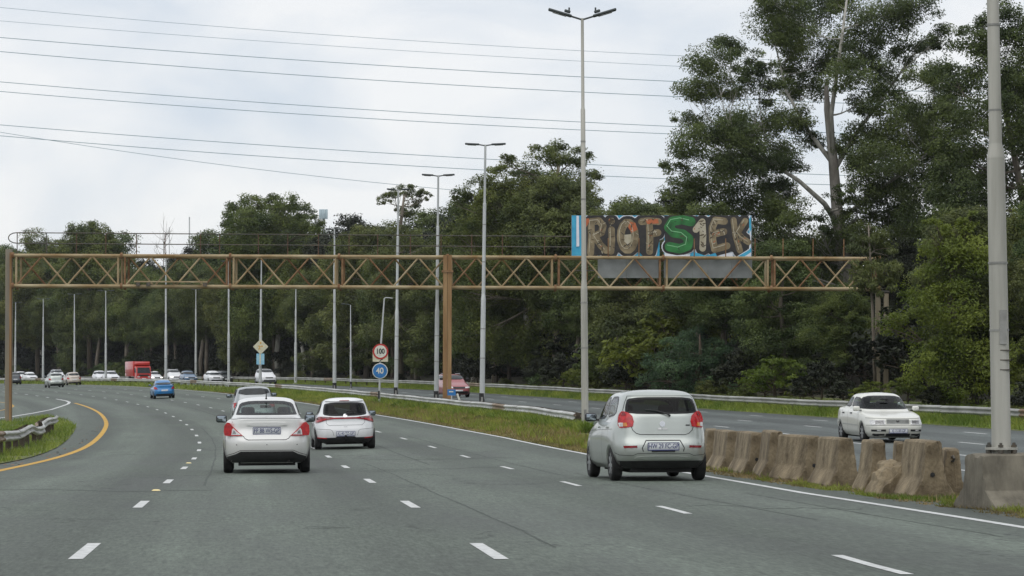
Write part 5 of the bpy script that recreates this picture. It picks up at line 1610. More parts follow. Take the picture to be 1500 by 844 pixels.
bsn = thing('marker_board', 'small blue marker board beside the foot of the gantry middle leg', 'road sign', (PX(661.5, 145), 145, zg(145, tX(PX(661.5, 145), 145)) - .05))
zc_ = zpy(575, 145) - bsn.location.z
MB().box((0, 0, zc_), (.44, .02, .32)).build('blue_plate', M_signblue, bsn)
MB().box((-.02, -.016, zc_ + .04), (.22, .012, .06)).build('white_mark', M_signwhite, bsn)
MB().box((.0, .03, zc_ / 2), (.06, .05, zc_)).build('post', M_galv, bsn)
MB().box((.40, .0, zc_ - .35), (.10, .03, .62), Matrix.Rotation(R(-20), 3, 'Y')).build('white_arm', M_signwhite, bsn)

# ------------------------------------------------------------------ overhead power lines
M_wire = mat('power_cable', (0.16, 0.27, 0.31), 0.5, 0.0)
WIRES = [((11, 49, 82), .028, 'topmost thin power cable across the sky'), ((30.6, 65, 97.5), .026, 'second thin power cable from the top'),
 ((55, 89, 120), .045, 'third power cable from the top, thicker'), ((75.6, 111, 142), .045, 'fourth power cable from the top'),
 ((120, 155, 186), .043, 'fifth power cable from the top, upper of the middle pair'), ((134, 168, 197), .043, 'sixth power cable from the top, lower of the middle pair'),
 ((183, 217, 247.6), .043, 'upper power cable of the lowest pair'), ((199, 233.5, 263), .043, 'lower power cable of the lowest pair')]
WY = 330.0
for (ya, yb, yc), r, lb in WIRES:
    co = np.polyfit([0, 450, 1000], [ya, yb, yc], 2)
    pts = [Vector((PX(px, WY), WY, zpy(np.polyval(co, px), WY))) for px in range(-300, 1601, 60)]
    o = MB().tube(pts, r * .85, 5, False).mesh('power_cable', True)
    ob = put('power_cable', o, M_wire); tag(ob, lb, 'cable', 'overhead power cables')
co = np.polyfit([60, 280, 500, 700], [204, 234, 264, 281], 2)
pts = [Vector((PX(px, WY + 3), WY + 3, zpy(np.polyval(co, px), WY + 3))) for px in range(-60, 781, 60)]
ob = put('power_cable', MB().tube(pts, .028, 5, False).mesh('power_cable', True), M_wire)
tag(ob, 'thin power cable that falls away below the lowest pair', 'cable', 'overhead power cables')
# slim masts showing over the far trees
for px, Y, top, r, lb in ((277.5, 470, 318, .10, 'thin mast standing up over the far trees at the left'), (248, 480, 333, .06, 'shorter thin mast left of the tall one')):
    x = PX(px, Y)
    rt = thing('radio_mast', lb, 'mast', (x, Y, 0))
    MB().tube([(0, 0, 0), (0, 0, zpy(top, Y) * .7), (0, 0, zpy(top, Y))], [r * 2, r * 1.2, r], 6).build('mast_tube', M_galv, rt)
    MB().box((0, 0, zpy(top, Y) * .72), (r * 6, r * 6, .3)).build('collar', M_galv, rt)
rt = thing('cell_tower', 'pale panel antenna mast rising above the middle trees', 'mast', (PX(474, 420), 420, 0))
MB().tube([(0, 0, 0), (0, 0, zpy(312, 420))], [.4, .22], 10).build('mast_tube', M_galv, rt, True)
for k, px in enumerate((-.45, .0, .45)):
    rbox('antenna_panel', (px, -.35 if k != 1 else -.5, zpy(314, 420)), (.42, .2, 1.5), .04, mat('antenna_white', (.42, .52, .56), .5), rt, None, 2)
# ------------------------------------------------------------------ vegetation
rng = np.random.default_rng(11)
L_euc = leaf_mat('leaf_eucalyptus', (0.052, 0.074, 0.024), (0.165, 0.2, 0.06), 0.36, 0.35)
L_dark = leaf_mat('leaf_dark_green', (0.032, 0.056, 0.016), (0.11, 0.158, 0.042), 0.33, 0.4)
L_olive = leaf_mat('leaf_olive', (0.056, 0.08, 0.02), (0.18, 0.208, 0.05), 0.36, 0.35)
L_bright = leaf_mat('leaf_yellow_green', (0.07, 0.105, 0.014), (0.2, 0.245, 0.038), 0.4, 0.45)
L_blue = leaf_mat('leaf_blue_green', (0.04, 0.084, 0.04), (0.11, 0.185, 0.082), 0.3, 0.7)
L_shade = leaf_mat('leaf_painted_shade', (0.009, 0.013, 0.006), (0.03, 0.038, 0.014), 0.12, 0.4)  # deep shade low in the belt is put into this leaf colour
L_grass = leaf_mat('grass_blades', (0.11, 0.168, 0.022), (0.29, 0.325, 0.06), 0.36, 0.5)
L_grassd = leaf_mat('dry_grass_blades', (0.15, 0.125, 0.045), (0.3, 0.235, 0.095), 0.3, 0.8)
M_barkp = mat('pale_bark', (0.22, 0.21, 0.18), 0.85, scale=1.2, col2=(0.52, 0.50, 0.45), bump=.3, bscale=10, stretch=(2, 2, .5))
M_barke = mat('mottled_bark', (0.075, 0.060, 0.045), 0.9, scale=.55, col2=(0.42, 0.40, 0.36), bump=.3, bscale=10, stretch=(1.5, 1.5, .5))
M_barkd = mat('dark_bark', (0.045, 0.034, 0.024), 0.95, scale=1.6, col2=(0.12, 0.095, 0.068), bump=.5, bscale=10, stretch=(3, 3, .5))
M_barkm = mat('grey_brown_bark', (0.085, 0.070, 0.052), 0.95, scale=1.4, col2=(0.22, 0.19, 0.15), bump=.4, bscale=10, stretch=(3, 3, .5))

def unit(n):
    v = rng.normal(size=(n, 3)); return v / np.linalg.norm(v, axis=1, keepdims=True)

def leaves(lumps, ll, lw, dens, droop=0.35, flat=0.72, sub=7.0, shell=0.45):
    """lumps (N,4): x y z r -> rhombus leaves gathered in small clumps"""
    out = []
    for (x, y, z, r) in lumps:
        nsub = max(5, int(sub * r * r * 1.3 + 4))
        u = unit(nsub); rad = r * (shell + (1 - shell) * rng.random((nsub, 1)) ** 0.6)
        c = np.array([x, y, z]) + u * rad * np.array([1, 1, flat])
        c[:, 2] -= 0.12 * r * rng.random(nsub)
        nl = int(max(30, dens * math.pi * r * r))
        w = rng.random(nsub) ** 1.3 + .15; w /= w.sum()
        k = rng.choice(nsub, nl, p=w)
        sr = r * (0.17 + 0.16 * rng.random(nsub))
        p = c[k] + unit(nl) * (rng.random((nl, 1)) ** .45) * 1.75 * sr[k][:, None] * np.array([1, 1, .62])
        out_ = p - np.array([x, y, z - .25 * r]); out_ /= np.linalg.norm(out_, axis=1, keepdims=True) + 1e-9
        nrm = out_ * .55 + np.array([0, 0, .45]) + unit(nl) * .75; nrm /= np.linalg.norm(nrm, axis=1, keepdims=True) + 1e-9
        d = unit(nl); d[:, 2] -= droop * 1.6
        d -= nrm * np.sum(d * nrm, 1, keepdims=True); d /= np.linalg.norm(d, axis=1, keepdims=True) + 1e-9
        s_ = np.cross(nrm, d)
        L_ = ll * (.6 + .8 * rng.random((nl, 1))) / 2; W_ = lw * (.6 + .8 * rng.random((nl, 1))) / 2
        out.append(np.stack([p - d * L_, p + s_ * W_, p + d * L_, p - s_ * W_], 1))
    return np.concatenate(out)

def bend(a, b, k=4, sag=0.12, up=0.25):
    a = np.array(a, float); b = np.array(b, float)
    L_ = np.linalg.norm(b - a)
    pts = []
    off = rng.normal(size=3) * L_ * sag * .5
    for i in range(k + 1):
        u = i / k
        p = a + (b - a) * u + off * math.sin(math.pi * u)
        p[2] += -L_ * up * .3 * math.sin(math.pi * u)
        pts.append(p)
    return [Vector(p) for p in pts]

def wood(trunk, tr, lumps, twigs=4, attach=(0.35, 0.95), limb_r=.35, limbs=(), lb=None):
    """trunk: list of points, tr radii; limbs reach every lump"""
    b = MB()
    b.tube(trunk, tr, 9, True)
    T = np.array([list(p) for p in trunk]); 
    dense = []; rad = []
    for i in range(len(T) - 1):
        for k in range(8):
            u = k / 8
            dense.append(T[i] + (T[i + 1] - T[i]) * u); rad.append(tr[i] + (tr[i + 1] - tr[i]) * u)
    k0 = int(len(dense) * attach[0])
    dense = dense[k0:]; rad = rad[k0:]
    for path_, rr_ in limbs:
        (lb or b).tube(path_, rr_, 8, True)
        for i in range(len(path_) - 1):
            for k in range(6):
                u = k / 6
                dense.append(np.array(path_[i]) * (1 - u) + np.array(path_[i + 1]) * u); rad.append(rr_[i] + (rr_[i + 1] - rr_[i]) * u)
    dense = np.array(dense); rad = np.array(rad)
    n = len(dense)
    for (x, y, z, r) in lumps:
        c = np.array([x, y, z])
        dv = c - dense
        dist = np.linalg.norm(dv, axis=1); hd_ = np.hypot(dv[:, 0], dv[:, 1])
        cost = dist + 2.0 * np.maximum(0, hd_ * .35 - dv[:, 2]) + rng.random(n) * .25 * dist
        j = int(np.argmin(cost))
        a = dense[j]; r0 = min(rad[j] * .45, limb_r * (.16 + .07 * r))
        path = bend(a, c, 5)
        (lb or b).tube(path, [r0 * (1 - .85 * i / 5) + .008 for i in range(6)], 6, False)
        for _ in range(twigs):
            u = unit(1)[0]; e = c + u * r * .85 * np.array([1, 1, .7])
            s0 = path[random.choice((2, 3, 4))]
            p2 = bend(s0, e, 3, .2, .1)
            (lb or b).tube(p2, [r0 * .30 + .01, r0 * .2 + .008, r0 * .12 + .006, .006], 5, False)
    return b

def build_tree(name, label, base, trunk, tr, lumps, lm, bm_, ll, lw, dens, group=None, cat='tree', parts=('trunk', 'crown'), twigs=4, attach=(.35, .95), limbs=(), limb_mat=None, **k):
    rt = thing(name, label, cat, base, 0, group)
    lb = MB() if limb_mat else None
    put(parts[0], wood(trunk, tr, lumps, twigs, attach, limbs=limbs, lb=lb).mesh(parts[0], True, False), bm_, rt)
    if lb: put('limbs', lb.mesh('limbs', True, False), limb_mat, rt)
    put(parts[1], fast_quads(parts[1], leaves(lumps, ll, lw, dens, **k)), lm, rt)
    return rt

# ---- trees told apart in the picture: crowns laid out lump by lump
def hero(label, px, Y, trunk_px, lumps_px, lm, bm_, ll=.26, lw=.085, dens=230, depth=.8, zoff=None, name='eucalyptus_tree', twigs=5, attach=(.3, .97), limbs_px=(), fat=1.0, **k):
    x = PX(px, Y); zb = zg(Y, tX(x, Y)) - .1
    s_ = F / Y
    tr_pts = [Vector((PX(a, Y) - x, d, zpy(b, Y) - zb)) for a, b, r, d in trunk_px]
    tr_pts[0].z = -.3
    tr_r = [r for a, b, r, d in trunk_px]
    limbs = [([Vector((PX(a, Y) - x, d, zpy(b, Y) - zb)) for a, b, d in pth], list(np.linspace(r0, r1, len(pth)))) for pth, r0, r1 in limbs_px]
    lum = []
    for q in lumps_px:
        a, b, r = q[:3]
        r = r * fat
        dd = q[3] if len(q) > 3 else float(rng.uniform(-1, 1)) * depth * 4.0
        lum.append((PX(a, Y) - x, dd, zpy(b, Y) - zb, r / s_))
    return build_tree(name, label, (x, Y, zb), tr_pts, tr_r, lum, lm, bm_, ll, lw, dens, twigs=twigs, attach=attach, limbs=limbs, **k)

hero('tall pale-limbed eucalyptus towering over the right end of the gantry', 1247, 172,
     [(1247, 575, .62, 0), (1243, 470, .50, 0), (1238, 390, .44, .2), (1228, 320, .38, .2), (1220, 225, .30, .1), (1212, 160, .22, 0), (1210, 120, .10, 0)],
     [(1040, 95, 36), (1020, 130, 30), (1075, 65, 26), (1010, 215, 34), (1050, 195, 38), (1095, 175, 42), (1120, 140, 30), (1090, 240, 44), (1140, 215, 40), (1030, 265, 36), (1000, 285, 30), (1065, 290, 40), (1115, 300, 38),
      (1140, 40, 40), (1130, 10, 40), (1180, 15, 44), (1225, -10, 44), (1170, 60, 30), (1215, 75, 36), (1255, 60, 40), (1195, 110, 32), (1240, 110, 36), (1280, 95, 34), (1290, 25, 46), (1330, 15, 40), (1340, 70, 30), (1370, 60, 26), (1310, 120, 30), (1160, 120, 22),
      (1300, 165, 38), (1270, 200, 40), (1320, 205, 46), (1285, 245, 46), (1340, 255, 44), (1300, 290, 42), (1260, 280, 30), (1350, 165, 34), (1370, 215, 36), (1160, 280, 26), (1250, 320, 24), (1190, 330, 20), (1080, 335, 24), (1290, 335, 36),
      (1165, 175, 30), (1135, 255, 34), (1185, 200, 22), (1060, 135, 30), (1105, 100, 22), (1150, 320, 34), (1110, 345, 34), (1200, 365, 30), (1260, 360, 34), (1320, 340, 36), (1030, 320, 28), (1180, 395, 34), (1240, 400, 30), (1300, 385, 36), (990, 310, 24), (1220, 290, 18), (1250, 240, 26), (1350, 120, 30), (1385, 100, 26), (1260, 150, 26), (1375, 150, 36), (1385, 190, 40), (1375, 250, 40), (1350, 290, 40), (1330, 320, 38), (1240, 205, 22), (1080, 120, 26), (1155, 85, 26), (1125, 185, 30), (1060, 245, 34), (1090, 205, 30), (1150, 240, 26), (1010, 175, 22), (985, 235, 20), (1275, 345, 34), (1225, 345, 24), (1160, 365, 34), (1130, 305, 26)],
     L_euc, M_barke, .19, .068, 430, 1.1, twigs=7, droop=.5, attach=(.45, .99), shell=.2, limb_mat=M_barkp, fat=1.14,
     limbs_px=[([(1229, 330, .2), (1205, 300, -1), (1165, 268, -2), (1110, 235, -2.5), (1060, 205, -3)], .20, .05), ([(1221, 240, .1), (1190, 195, 1), (1155, 130, 1.5), (1138, 50, 2)], .17, .04),
               ([(1221, 240, .1), (1216, 170, -.5), (1226, 90, -1), (1238, 0, -1)], .20, .06), ([(1222, 250, .1), (1252, 200, 1), (1298, 140, 2), (1345, 75, 2.5), (1378, 50, 3)], .17, .03),
               ([(1230, 325, .2), (1268, 290, -1.5), (1318, 255, -3), (1360, 220, -3)], .18, .05), ([(1238, 390, .2), (1195, 352, 2), (1125, 328, 3), (1050, 300, 3.5)], .17, .04), ([(1243, 430, 0), (1285, 385, 1), (1325, 345, 2)], .15, .05)])
hero('big dark tree at the right edge behind the thick lamp post', 1470, 160,
     [(1470, 580, .5, 0), (1476, 450, .42, 0), (1486, 370, .34, 0), (1500, 300, .24, 0), (1480, 200, .16, 0), (1460, 110, .08, 0)],
     [(1425, 60, 34), (1460, 40, 36), (1500, 60, 40), (1415, 110, 34), (1455, 110, 44), (1500, 130, 46), (1400, 165, 34), (1440, 175, 46), (1490, 195, 46), (1395, 220, 38), (1435, 240, 46), (1480, 260, 36), (1400, 285, 44), (1440, 300, 38), (1380, 330, 40), (1530, 100, 50), (1535, 200, 50), (1520, 300, 44), (1470, 340, 30), (1385, 265, 30)],
     L_dark, M_barkm, .20, .08, 400, 1.0, fat=1.12)
hero('yellow-green leafy tree beside the thick lamp post, lower than the rest', 1398, 122,
     [(1399, 600, .30, 0), (1397, 520, .24, 0), (1394, 440, .18, 0), (1398, 370, .08, 0)],
     [(1399, 345, 30), (1364, 375, 34), (1429, 365, 34), (1394, 395, 44), (1344, 420, 36), (1444, 410, 40), (1379, 450, 50), (1439, 465, 48), (1339, 475, 42), (1394, 510, 52), (1349, 535, 42), (1444, 530, 46), (1399, 565, 46), (1454, 570, 34), (1364, 330, 18), (1414, 325, 20)],
     L_bright, M_barkd, .16, .065, 450, .7, name='leafy_tree', droop=.2)
hero('slim young eucalyptus drooping over the right end of the gantry', 1283, 141,
     [(1283, 590, .10, 0), (1279, 480, .085, 0), (1276, 400, .06, 0), (1272, 330, .03, 0)],
     [(1272, 335, 20), (1262, 360, 18), (1286, 365, 22), (1258, 395, 16), (1280, 400, 20), (1300, 395, 18), (1262, 420, 14), (1290, 420, 16)],
     L_euc, M_barkm, .20, .06, 420, .25, droop=.9, fat=1.35)
hero('broad dark eucalyptus behind the lamp posts in the middle', 800, 228,
     [(800, 575, .55, 0), (798, 450, .46, 0), (805, 350, .36, 0), (812, 290, .24, 0), (820, 230, .10, 0)],
     [(820, 222, 24), (845, 235, 22), (795, 232, 24), (770, 250, 24), (740, 245, 20), (725, 262, 24), (700, 280, 26), (675, 292, 20), (760, 275, 32), (800, 268, 34), (840, 272, 32), (865, 260, 22), (868, 295, 22), (690, 315, 32), (730, 305, 36), (775, 310, 38), (820, 315, 38), (855, 325, 30), (665, 340, 28), (705, 350, 38), (750, 350, 40), (800, 355, 42), (845, 365, 36), (680, 390, 38), (730, 400, 44), (785, 405, 44), (835, 410, 40), (700, 440, 42), (760, 450, 46), (820, 455, 44), (660, 425, 30), (860, 440, 30), (690, 490, 40), (745, 500, 44), (800, 505, 44), (850, 500, 34)],
     L_olive, M_barkm, .24, .09, 300, 1.2)
hero('thin-crowned tree with bare twigs standing over the gantry', 586, 272,
     [(586, 572, .40, 0), (584, 450, .34, 0), (582, 370, .28, 0), (588, 320, .16, 0), (592, 285, .08, 0)],
     [(596, 275, 14), (615, 280, 12), (580, 285, 13), (565, 292, 12), (605, 295, 12), (625, 288, 8), (590, 305, 14), (570, 345, 20), (600, 350, 22), (625, 360, 22), (555, 380, 26), (590, 390, 28), (630, 400, 28), (560, 430, 30), (605, 440, 32), (560, 485, 30), (610, 495, 34)],
     L_euc, M_barkm, .26, .10, 240, .9)
hero('rounded olive-green tree behind the left half of the gantry', 405, 345,
     [(405, 565, .5, 0), (402, 440, .4, 0), (400, 350, .25, 0), (400, 300, .1, 0)],
     [(345, 305, 16), (370, 298, 18), (400, 295, 18), (425, 300, 17), (445, 310, 16), (335, 322, 18), (365, 325, 24), (400, 325, 26), (435, 332, 24), (460, 330, 16), (340, 350, 24), (380, 355, 28), (420, 358, 28), (455, 360, 24), (350, 385, 28), (395, 390, 30), (440, 390, 28), (360, 425, 30), (410, 430, 32), (450, 430, 26), (370, 470, 32), (425, 475, 32)],
     L_olive, M_barkd, .30, .13, 210, 1.3, fat=1.12, name='leafy_tree')
hero('round-headed tree showing over the left end of the gantry', 132, 440,
     [(132, 560, .5, 0), (130, 430, .35, 0), (132, 360, .15, 0)],
     [(118, 338, 12), (135, 333, 13), (150, 342, 12), (110, 352, 13), (130, 352, 17), (155, 358, 14), (172, 362, 10), (95, 365, 12), (118, 372, 18), (145, 376, 18), (170, 378, 15), (95, 392, 18), (125, 398, 20), (158, 400, 20), (185, 385, 12), (110, 430, 22), (150, 435, 22), (125, 470, 22), (165, 475, 20)],
     L_olive, M_barkd, .32, .14, 190, 1.2, fat=1.3, name='leafy_tree')
hero('feathery blue-green tree low behind the far guardrail', 1022, 172,
     [(1022, 600, .22, 0), (1020, 560, .18, 0), (1026, 520, .12, 0), (1025, 490, .05, 0)],
     [(1025, 490, 24), (990, 505, 24), (1058, 505, 24), (1010, 515, 30), (1045, 522, 30), (965, 528, 24), (1080, 530, 22), (990, 540, 32), (1035, 548, 34), (1070, 552, 26), (955, 555, 24), (1000, 565, 28), (1045, 572, 26), (1085, 560, 18)],
     L_blue, M_barkd, .17, .05, 430, .5, name='acacia_tree', droop=.15, flat=.55)

# ---- the belt of trees behind the far verge, from a handful of grown forms
def proto(H, kind, lm, bm_, dens, ll, lw, seed):
    global rng
    rng = np.random.default_rng(seed); random.seed(seed)
    lean = rng.normal(size=2) * .03 * H
    trunk = [Vector((0, 0, -.5))] + [Vector((lean[0] * u + rng.normal() * .015 * H, lean[1] * u + rng.normal() * .015 * H, H * u)) for u in (.15, .35, .55, .75, .93)]
    r0 = H * (.020 if kind != 'round' else .018)
    tr = [r0, r0 * .92, r0 * .8, r0 * .62, r0 * .4, r0 * .12]
    lum = []
    n = {'tall': 26, 'round': 28, 'broad': 32, 'drape': 34}[kind]
    for i in range(n):
        u = (i + .5) / n
        if kind == 'tall':
            z = H * (.42 + .55 * u); wr = H * .24 * math.sin(math.pi * (.16 + .76 * u)) ** .8
        elif kind == 'round':
            z = H * (.22 + .73 * u); wr = H * .30 * math.sin(math.pi * (.12 + .80 * u)) ** .7
        elif kind == 'broad':
            z = H * (.30 + .64 * u); wr = H * .36 * math.sin(math.pi * (.20 + .72 * u)) ** .7
        else:
            z = H * (.08 + .86 * u); wr = H * .27 * math.sin(math.pi * (.22 + .70 * u)) ** .6
        a = i * 2.399 + rng.normal() * .4; rr = wr * (.35 + .65 * rng.random())
        lum.append((lean[0] * z / H + rr * math.cos(a), lean[1] * z / H + rr * math.sin(a), z + rng.normal() * .02 * H, H * (.075 + .055 * rng.random())))
    w = wood(trunk, tr, lum, 3, (.3, .97)).mesh('trunk', True, False); w.materials.append(bm_)
    c = fast_quads('crown', leaves(lum, ll, lw, dens)); c.materials.append(lm)
    return w, c, H
PROTO = [proto(22, 'tall', L_euc, M_barkm, 190, .30, .13, 101), proto(22, 'tall', L_olive, M_barkp, 180, .30, .13, 102),
         proto(20, 'round', L_dark, M_barkd, 170, .31, .14, 103), proto(20, 'broad', L_olive, M_barkd, 160, .31, .14, 104),
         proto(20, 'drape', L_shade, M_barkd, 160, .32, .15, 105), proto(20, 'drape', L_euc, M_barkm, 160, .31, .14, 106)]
KIND = ['narrow dark eucalyptus', 'narrow pale-stemmed eucalyptus', 'rounded deep-green tree', 'broad olive tree', 'low-branched shade-painted tree', 'low-branched eucalyptus']
rng = np.random.default_rng(5); random.seed(5)
SKX = [-200, 0, 60, 85, 130, 175, 205, 232, 262, 290, 330, 400, 450, 482, 520, 560, 600, 640, 670, 720, 800, 860, 900, 935, 965, 1000, 1060, 1110, 1150, 1190, 1250, 1330, 1420, 1600]
SKY_ = [350, 350, 345, 350, 338, 352, 368, 376, 362, 350, 322, 305, 312, 322, 308, 304, 318, 308, 292, 268, 252, 258, 284, 292, 272, 285, 315, 335, 322, 345, 320, 300, 290, 290]
def skyline(px): return float(np.interp(px, SKX, SKY_))
REG = [(-1000, 100, 'at far left'), (100, 210, 'behind the red truck'), (210, 300, 'above the blue saloon'), (300, 390, 'behind the diamond sign'), (390, 480, 'above the pearl white saloon'), (480, 570, 'behind the speed signs'), (570, 680, 'behind the gantry middle leg'), (680, 780, 'right of the middle leg'), (780, 900, 'behind the tall lamp post'), (900, 1040, 'below the graffiti board'), (1040, 1200, 'left of the white oncoming saloon'), (1200, 1320, 'behind the white oncoming saloon'), (1320, 3000, 'at right edge')]
def plant(Y, t, k, hs=1.0, row='in belt front'):
    x = X1(Y) + t; px = CX + x * F / Y
    if px < -210 or px > 1590 or (1222 < px < 1345 and Y < 153 and t < 52): return
    z = zg(Y, t) - .1
    Ht = ((CY - skyline(px)) * Y / F - z) * hs
    w, c, H = PROTO[k]
    s_ = Ht / H / .99
    reg = [q[2] for q in REG if q[0] <= px < q[1]][0]
    rt = thing('eucalyptus_tree' if 'euca' in KIND[k] else 'belt_tree', f'{KIND[k]} {row} {reg}', 'tree', (x, Y, z), float(rng.uniform(0, 6.28)), f'{KIND[k]} {row} {reg}')
    rt.scale = (s_ * float(rng.uniform(.9, 1.2)), s_ * float(rng.uniform(.9, 1.2)), s_)
    put('trunk', w, None, rt); put('crown', c, None, rt)
Y = 118.0; i = 0
while Y < 575:
    plant(Y + rng.uniform(-2, 2), 36.5 + rng.uniform(-1.2, 2.0), int(rng.choice([0, 1, 0, 5, 1, 0, 3])), rng.uniform(.62, .97))
    Y += 7.0 if Y < 250 else 8.5
Y = 122.0
while Y < 585:
    plant(Y + rng.uniform(-2, 2), 45 + rng.uniform(-2, 2.5), int(rng.choice([2, 3, 4, 4, 4, 4])), rng.uniform(.80, 1.0), 'deeper in belt')
    Y += 8.0 if Y < 250 else 9.5
Y = 130.0
while Y < 590:
    plant(Y + rng.uniform(-2, 2), 57 + rng.uniform(-3, 3), int(rng.choice([2, 4, 3, 4])), rng.uniform(.78, .98), 'at belt back')
    Y += 10.0 if Y < 250 else 12

# leafless sapling over the far trees
rng = np.random.default_rng(77)
bt = thing('bare_tree', 'leafless twiggy tree showing above the gantry handrail at the left', 'tree', (PX(240, 455), 455, 0))
b = MB(); zt_ = zpy(340, 455)
tr_ = [Vector((0, 0, -1)), Vector((.2, 0, zt_ * .4)), Vector((-.1, 0, zt_ * .7)), Vector((0, 0, zt_))]
b.tube(tr_, [.16, .12, .08, .03], 7)
tw = MB()
for k in range(26):
    u = .55 + .42 * rng.random(); a = rng.uniform(0, 6.28)
    s0 = Vector((0, 0, zt_ * u)); e = s0 + Vector((math.cos(a) * 3.4 * (1.1 - u) * 2, math.sin(a) * 2.0, 2.2 * rng.random() + .8))
    p = bend(s0, e, 3); tw.tube(p, [.045, .03, .02, .012], 5, False)
    for _ in range(3):
        e2 = e + Vector(rng.normal(size=3) * .8) + Vector((0, 0, .6)); tw.tube(bend(p[2], e2, 2), [.03, .02, .01], 4, False)
b.build('trunk', M_barkm, bt, True); tw.mesh('branch_work')
put('branch_work', tw.mesh('branch_work', False, False), M_barkm, bt)

# ---- shrubs along the foot of the belt
def shrub_proto(R_, h, lm, dens, ll, lw, seed):
    global rng
    rng = np.random.default_rng(seed); random.seed(seed)
    lum = []
    for i in range(16):
        a = i * 2.399; rr = R_ * .75 * math.sqrt((i + .5) / 16)
        lum.append((rr * math.cos(a), rr * math.sin(a), h * (.10 + .72 * (1 - (rr / R_) ** 2) * rng.uniform(.6, 1)), R_ * (.26 + .14 * rng.random())))
    w = wood([Vector((0, 0, -.3)), Vector((.05, 0, h * .3)), Vector((0, .05, h * .6))], [.09, .07, .04], lum, 2, (.1, .9)).mesh('stem', True, False)
    w.materials.append(M_barkd)
    c = fast_quads('foliage', leaves(lum, ll, lw, dens, droop=.1, flat=.8)); c.materials.append(lm)
    return w, c, h
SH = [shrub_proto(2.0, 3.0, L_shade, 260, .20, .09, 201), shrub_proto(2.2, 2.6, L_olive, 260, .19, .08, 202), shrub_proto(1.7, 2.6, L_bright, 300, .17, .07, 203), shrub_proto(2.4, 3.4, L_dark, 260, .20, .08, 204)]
SHN = ['shade-painted', 'olive green', 'light yellow-green', 'grey-green']
rng = np.random.default_rng(9); random.seed(9)
def shrub(Y, t, k, hgt, label=None):
    x = X1(Y) + t; px = CX + x * F / Y
    if px < -160 or px > 1580 or (1255 < px < 1325 and Y < 153 and not label): return
    reg = [q[2] for q in REG if q[0] <= px < q[1]][0]
    w, c, h = SH[k]; s_ = hgt / h
    sz = 'low' if hgt < 3 else ('medium' if hgt < 4.3 else 'tall')
    rt = thing('shrub', label or f'{SHN[k]} {sz} shrub under the trees {reg}', 'shrub', (x, Y, zg(Y, t) - .05), float(rng.uniform(0, 6.28)), None if label else f'{SHN[k]} {sz} shrubs {reg}')
    rt.scale = (s_ * float(rng.uniform(.9, 1.3)), s_ * float(rng.uniform(.9, 1.3)), s_)
    put('stem', w, None, rt); put('foliage', c, None, rt)
Y = 100.0
while Y < 560:
    shrub(Y + rng.uniform(-1.5, 1.5), 33.0 + rng.uniform(-.6, 1.6), int(rng.choice([0, 0, 3, 1, 0, 0, 2])), float(rng.uniform(.7, 1.9) ** 2))
    shrub(Y + rng.uniform(-1.5, 1.5), 38.5 + rng.uniform(-1, 2), int(rng.choice([0, 0, 0, 3])), rng.uniform(3.0, 6.0))
    Y += 4.6 if Y < 220 else 6.5
for px, Y, hgt, k, lb in ((1120, 156, 1.8, 2, 'light green rounded bush right of the feathery blue-green tree'), (1172, 149, 1.3, 2, 'small yellow-green bush behind the guardrail, left of the old white saloon'),
                          (925, 196, 5.0, 1, 'olive bush left of the feathery blue-green tree'), (882, 206, 3.6, 2, 'yellow-green bush right behind the tall double-armed lamp post'), (975, 186, 6.2, 2, 'tall light green bush below the graffiti board'), (1330, 128, 1.7, 2, 'low yellow-green weeds clump at the double gantry leg'), (1275, 135, 1.4, 2, 'low weedy bush behind the roof of the old white saloon')):
    shrub(Y, tX(PX(px, Y), Y), k, hgt, lb)

# ---- the unbroken wood behind everything
n = 70000
Yw = rng.uniform(95, 640, n); tw_ = rng.uniform(60, 80, n)
Xw = np.interp(Yw, _gx, _vx) + tw_
pxw = CX + Xw * F / Yw
top = (CY - np.interp(pxw, SKX, SKY_) - 45) * Yw / F
top = np.maximum(3, np.minimum(top, 15))
zw = -1 + top * rng.random(n) * (.85 + .15 * np.sin(Yw * .7) )
ok = (pxw > -260) & (pxw < 1650)
c = np.stack([Xw, Yw, zw], 1)[ok]; m_ = len(c)
d = unit(m_); s_ = np.cross(d, unit(m_)); s_ /= np.linalg.norm(s_, axis=1, keepdims=True)
V = np.stack([c - d * .55, c + s_ * .30, c + d * .55, c - s_ * .30], 1)
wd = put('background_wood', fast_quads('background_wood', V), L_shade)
tag(wd, 'dark unbroken wood behind the belt of trees', 'wood', kind='stuff')

# ---- grass
def blades(name, label, Ys, Ts, h, m, lean=.5, w=.016, dz=.03, hvar=.6):
    n = len(Ys)
    X = np.interp(Ys, _gx, _vx) + Ts
    Z = np.array([zg(a, b) for a, b in zip(Ys, Ts)]) + dz - .01
    p = np.stack([X, Ys, Z], 1)
    hh = h * (1 - hvar + 2 * hvar * rng.random(n))
    a = rng.uniform(0, 2 * math.pi, n)
    ww = w * (.7 + .8 * rng.random(n))
    sd = np.stack([np.cos(a), np.sin(a), np.zeros(n)], 1) * ww[:, None]
    tip = p + np.stack([rng.normal(size=n) * lean * hh, rng.normal(size=n) * lean * hh, hh], 1)
    o = put(name, fast_quads(name, np.stack([p - sd, p + sd, tip], 1), 3), m)
    return tag(o, label, 'grass', kind='stuff')
def clumpy(n, y0, y1, t0, t1, sc=.5, thr=-.25, pw=1.0):
    Y = y0 + (y1 - y0) * rng.random(n) ** pw; T = rng.uniform(t0, t1, n)
    k = np.array([mnoise.noise(Vector((a * sc, b * sc * 1.6, 3.3))) for a, b in zip(Y, T)])
    m = k > thr
    return Y[m], T[m]
Y_, T_ = clumpy(95000, 66, 260, 10.35, 14.6, pw=1.7)
k = T_ < np.interp(Y_, [66, 90, 110], [11.4, 12.4, 14.6])
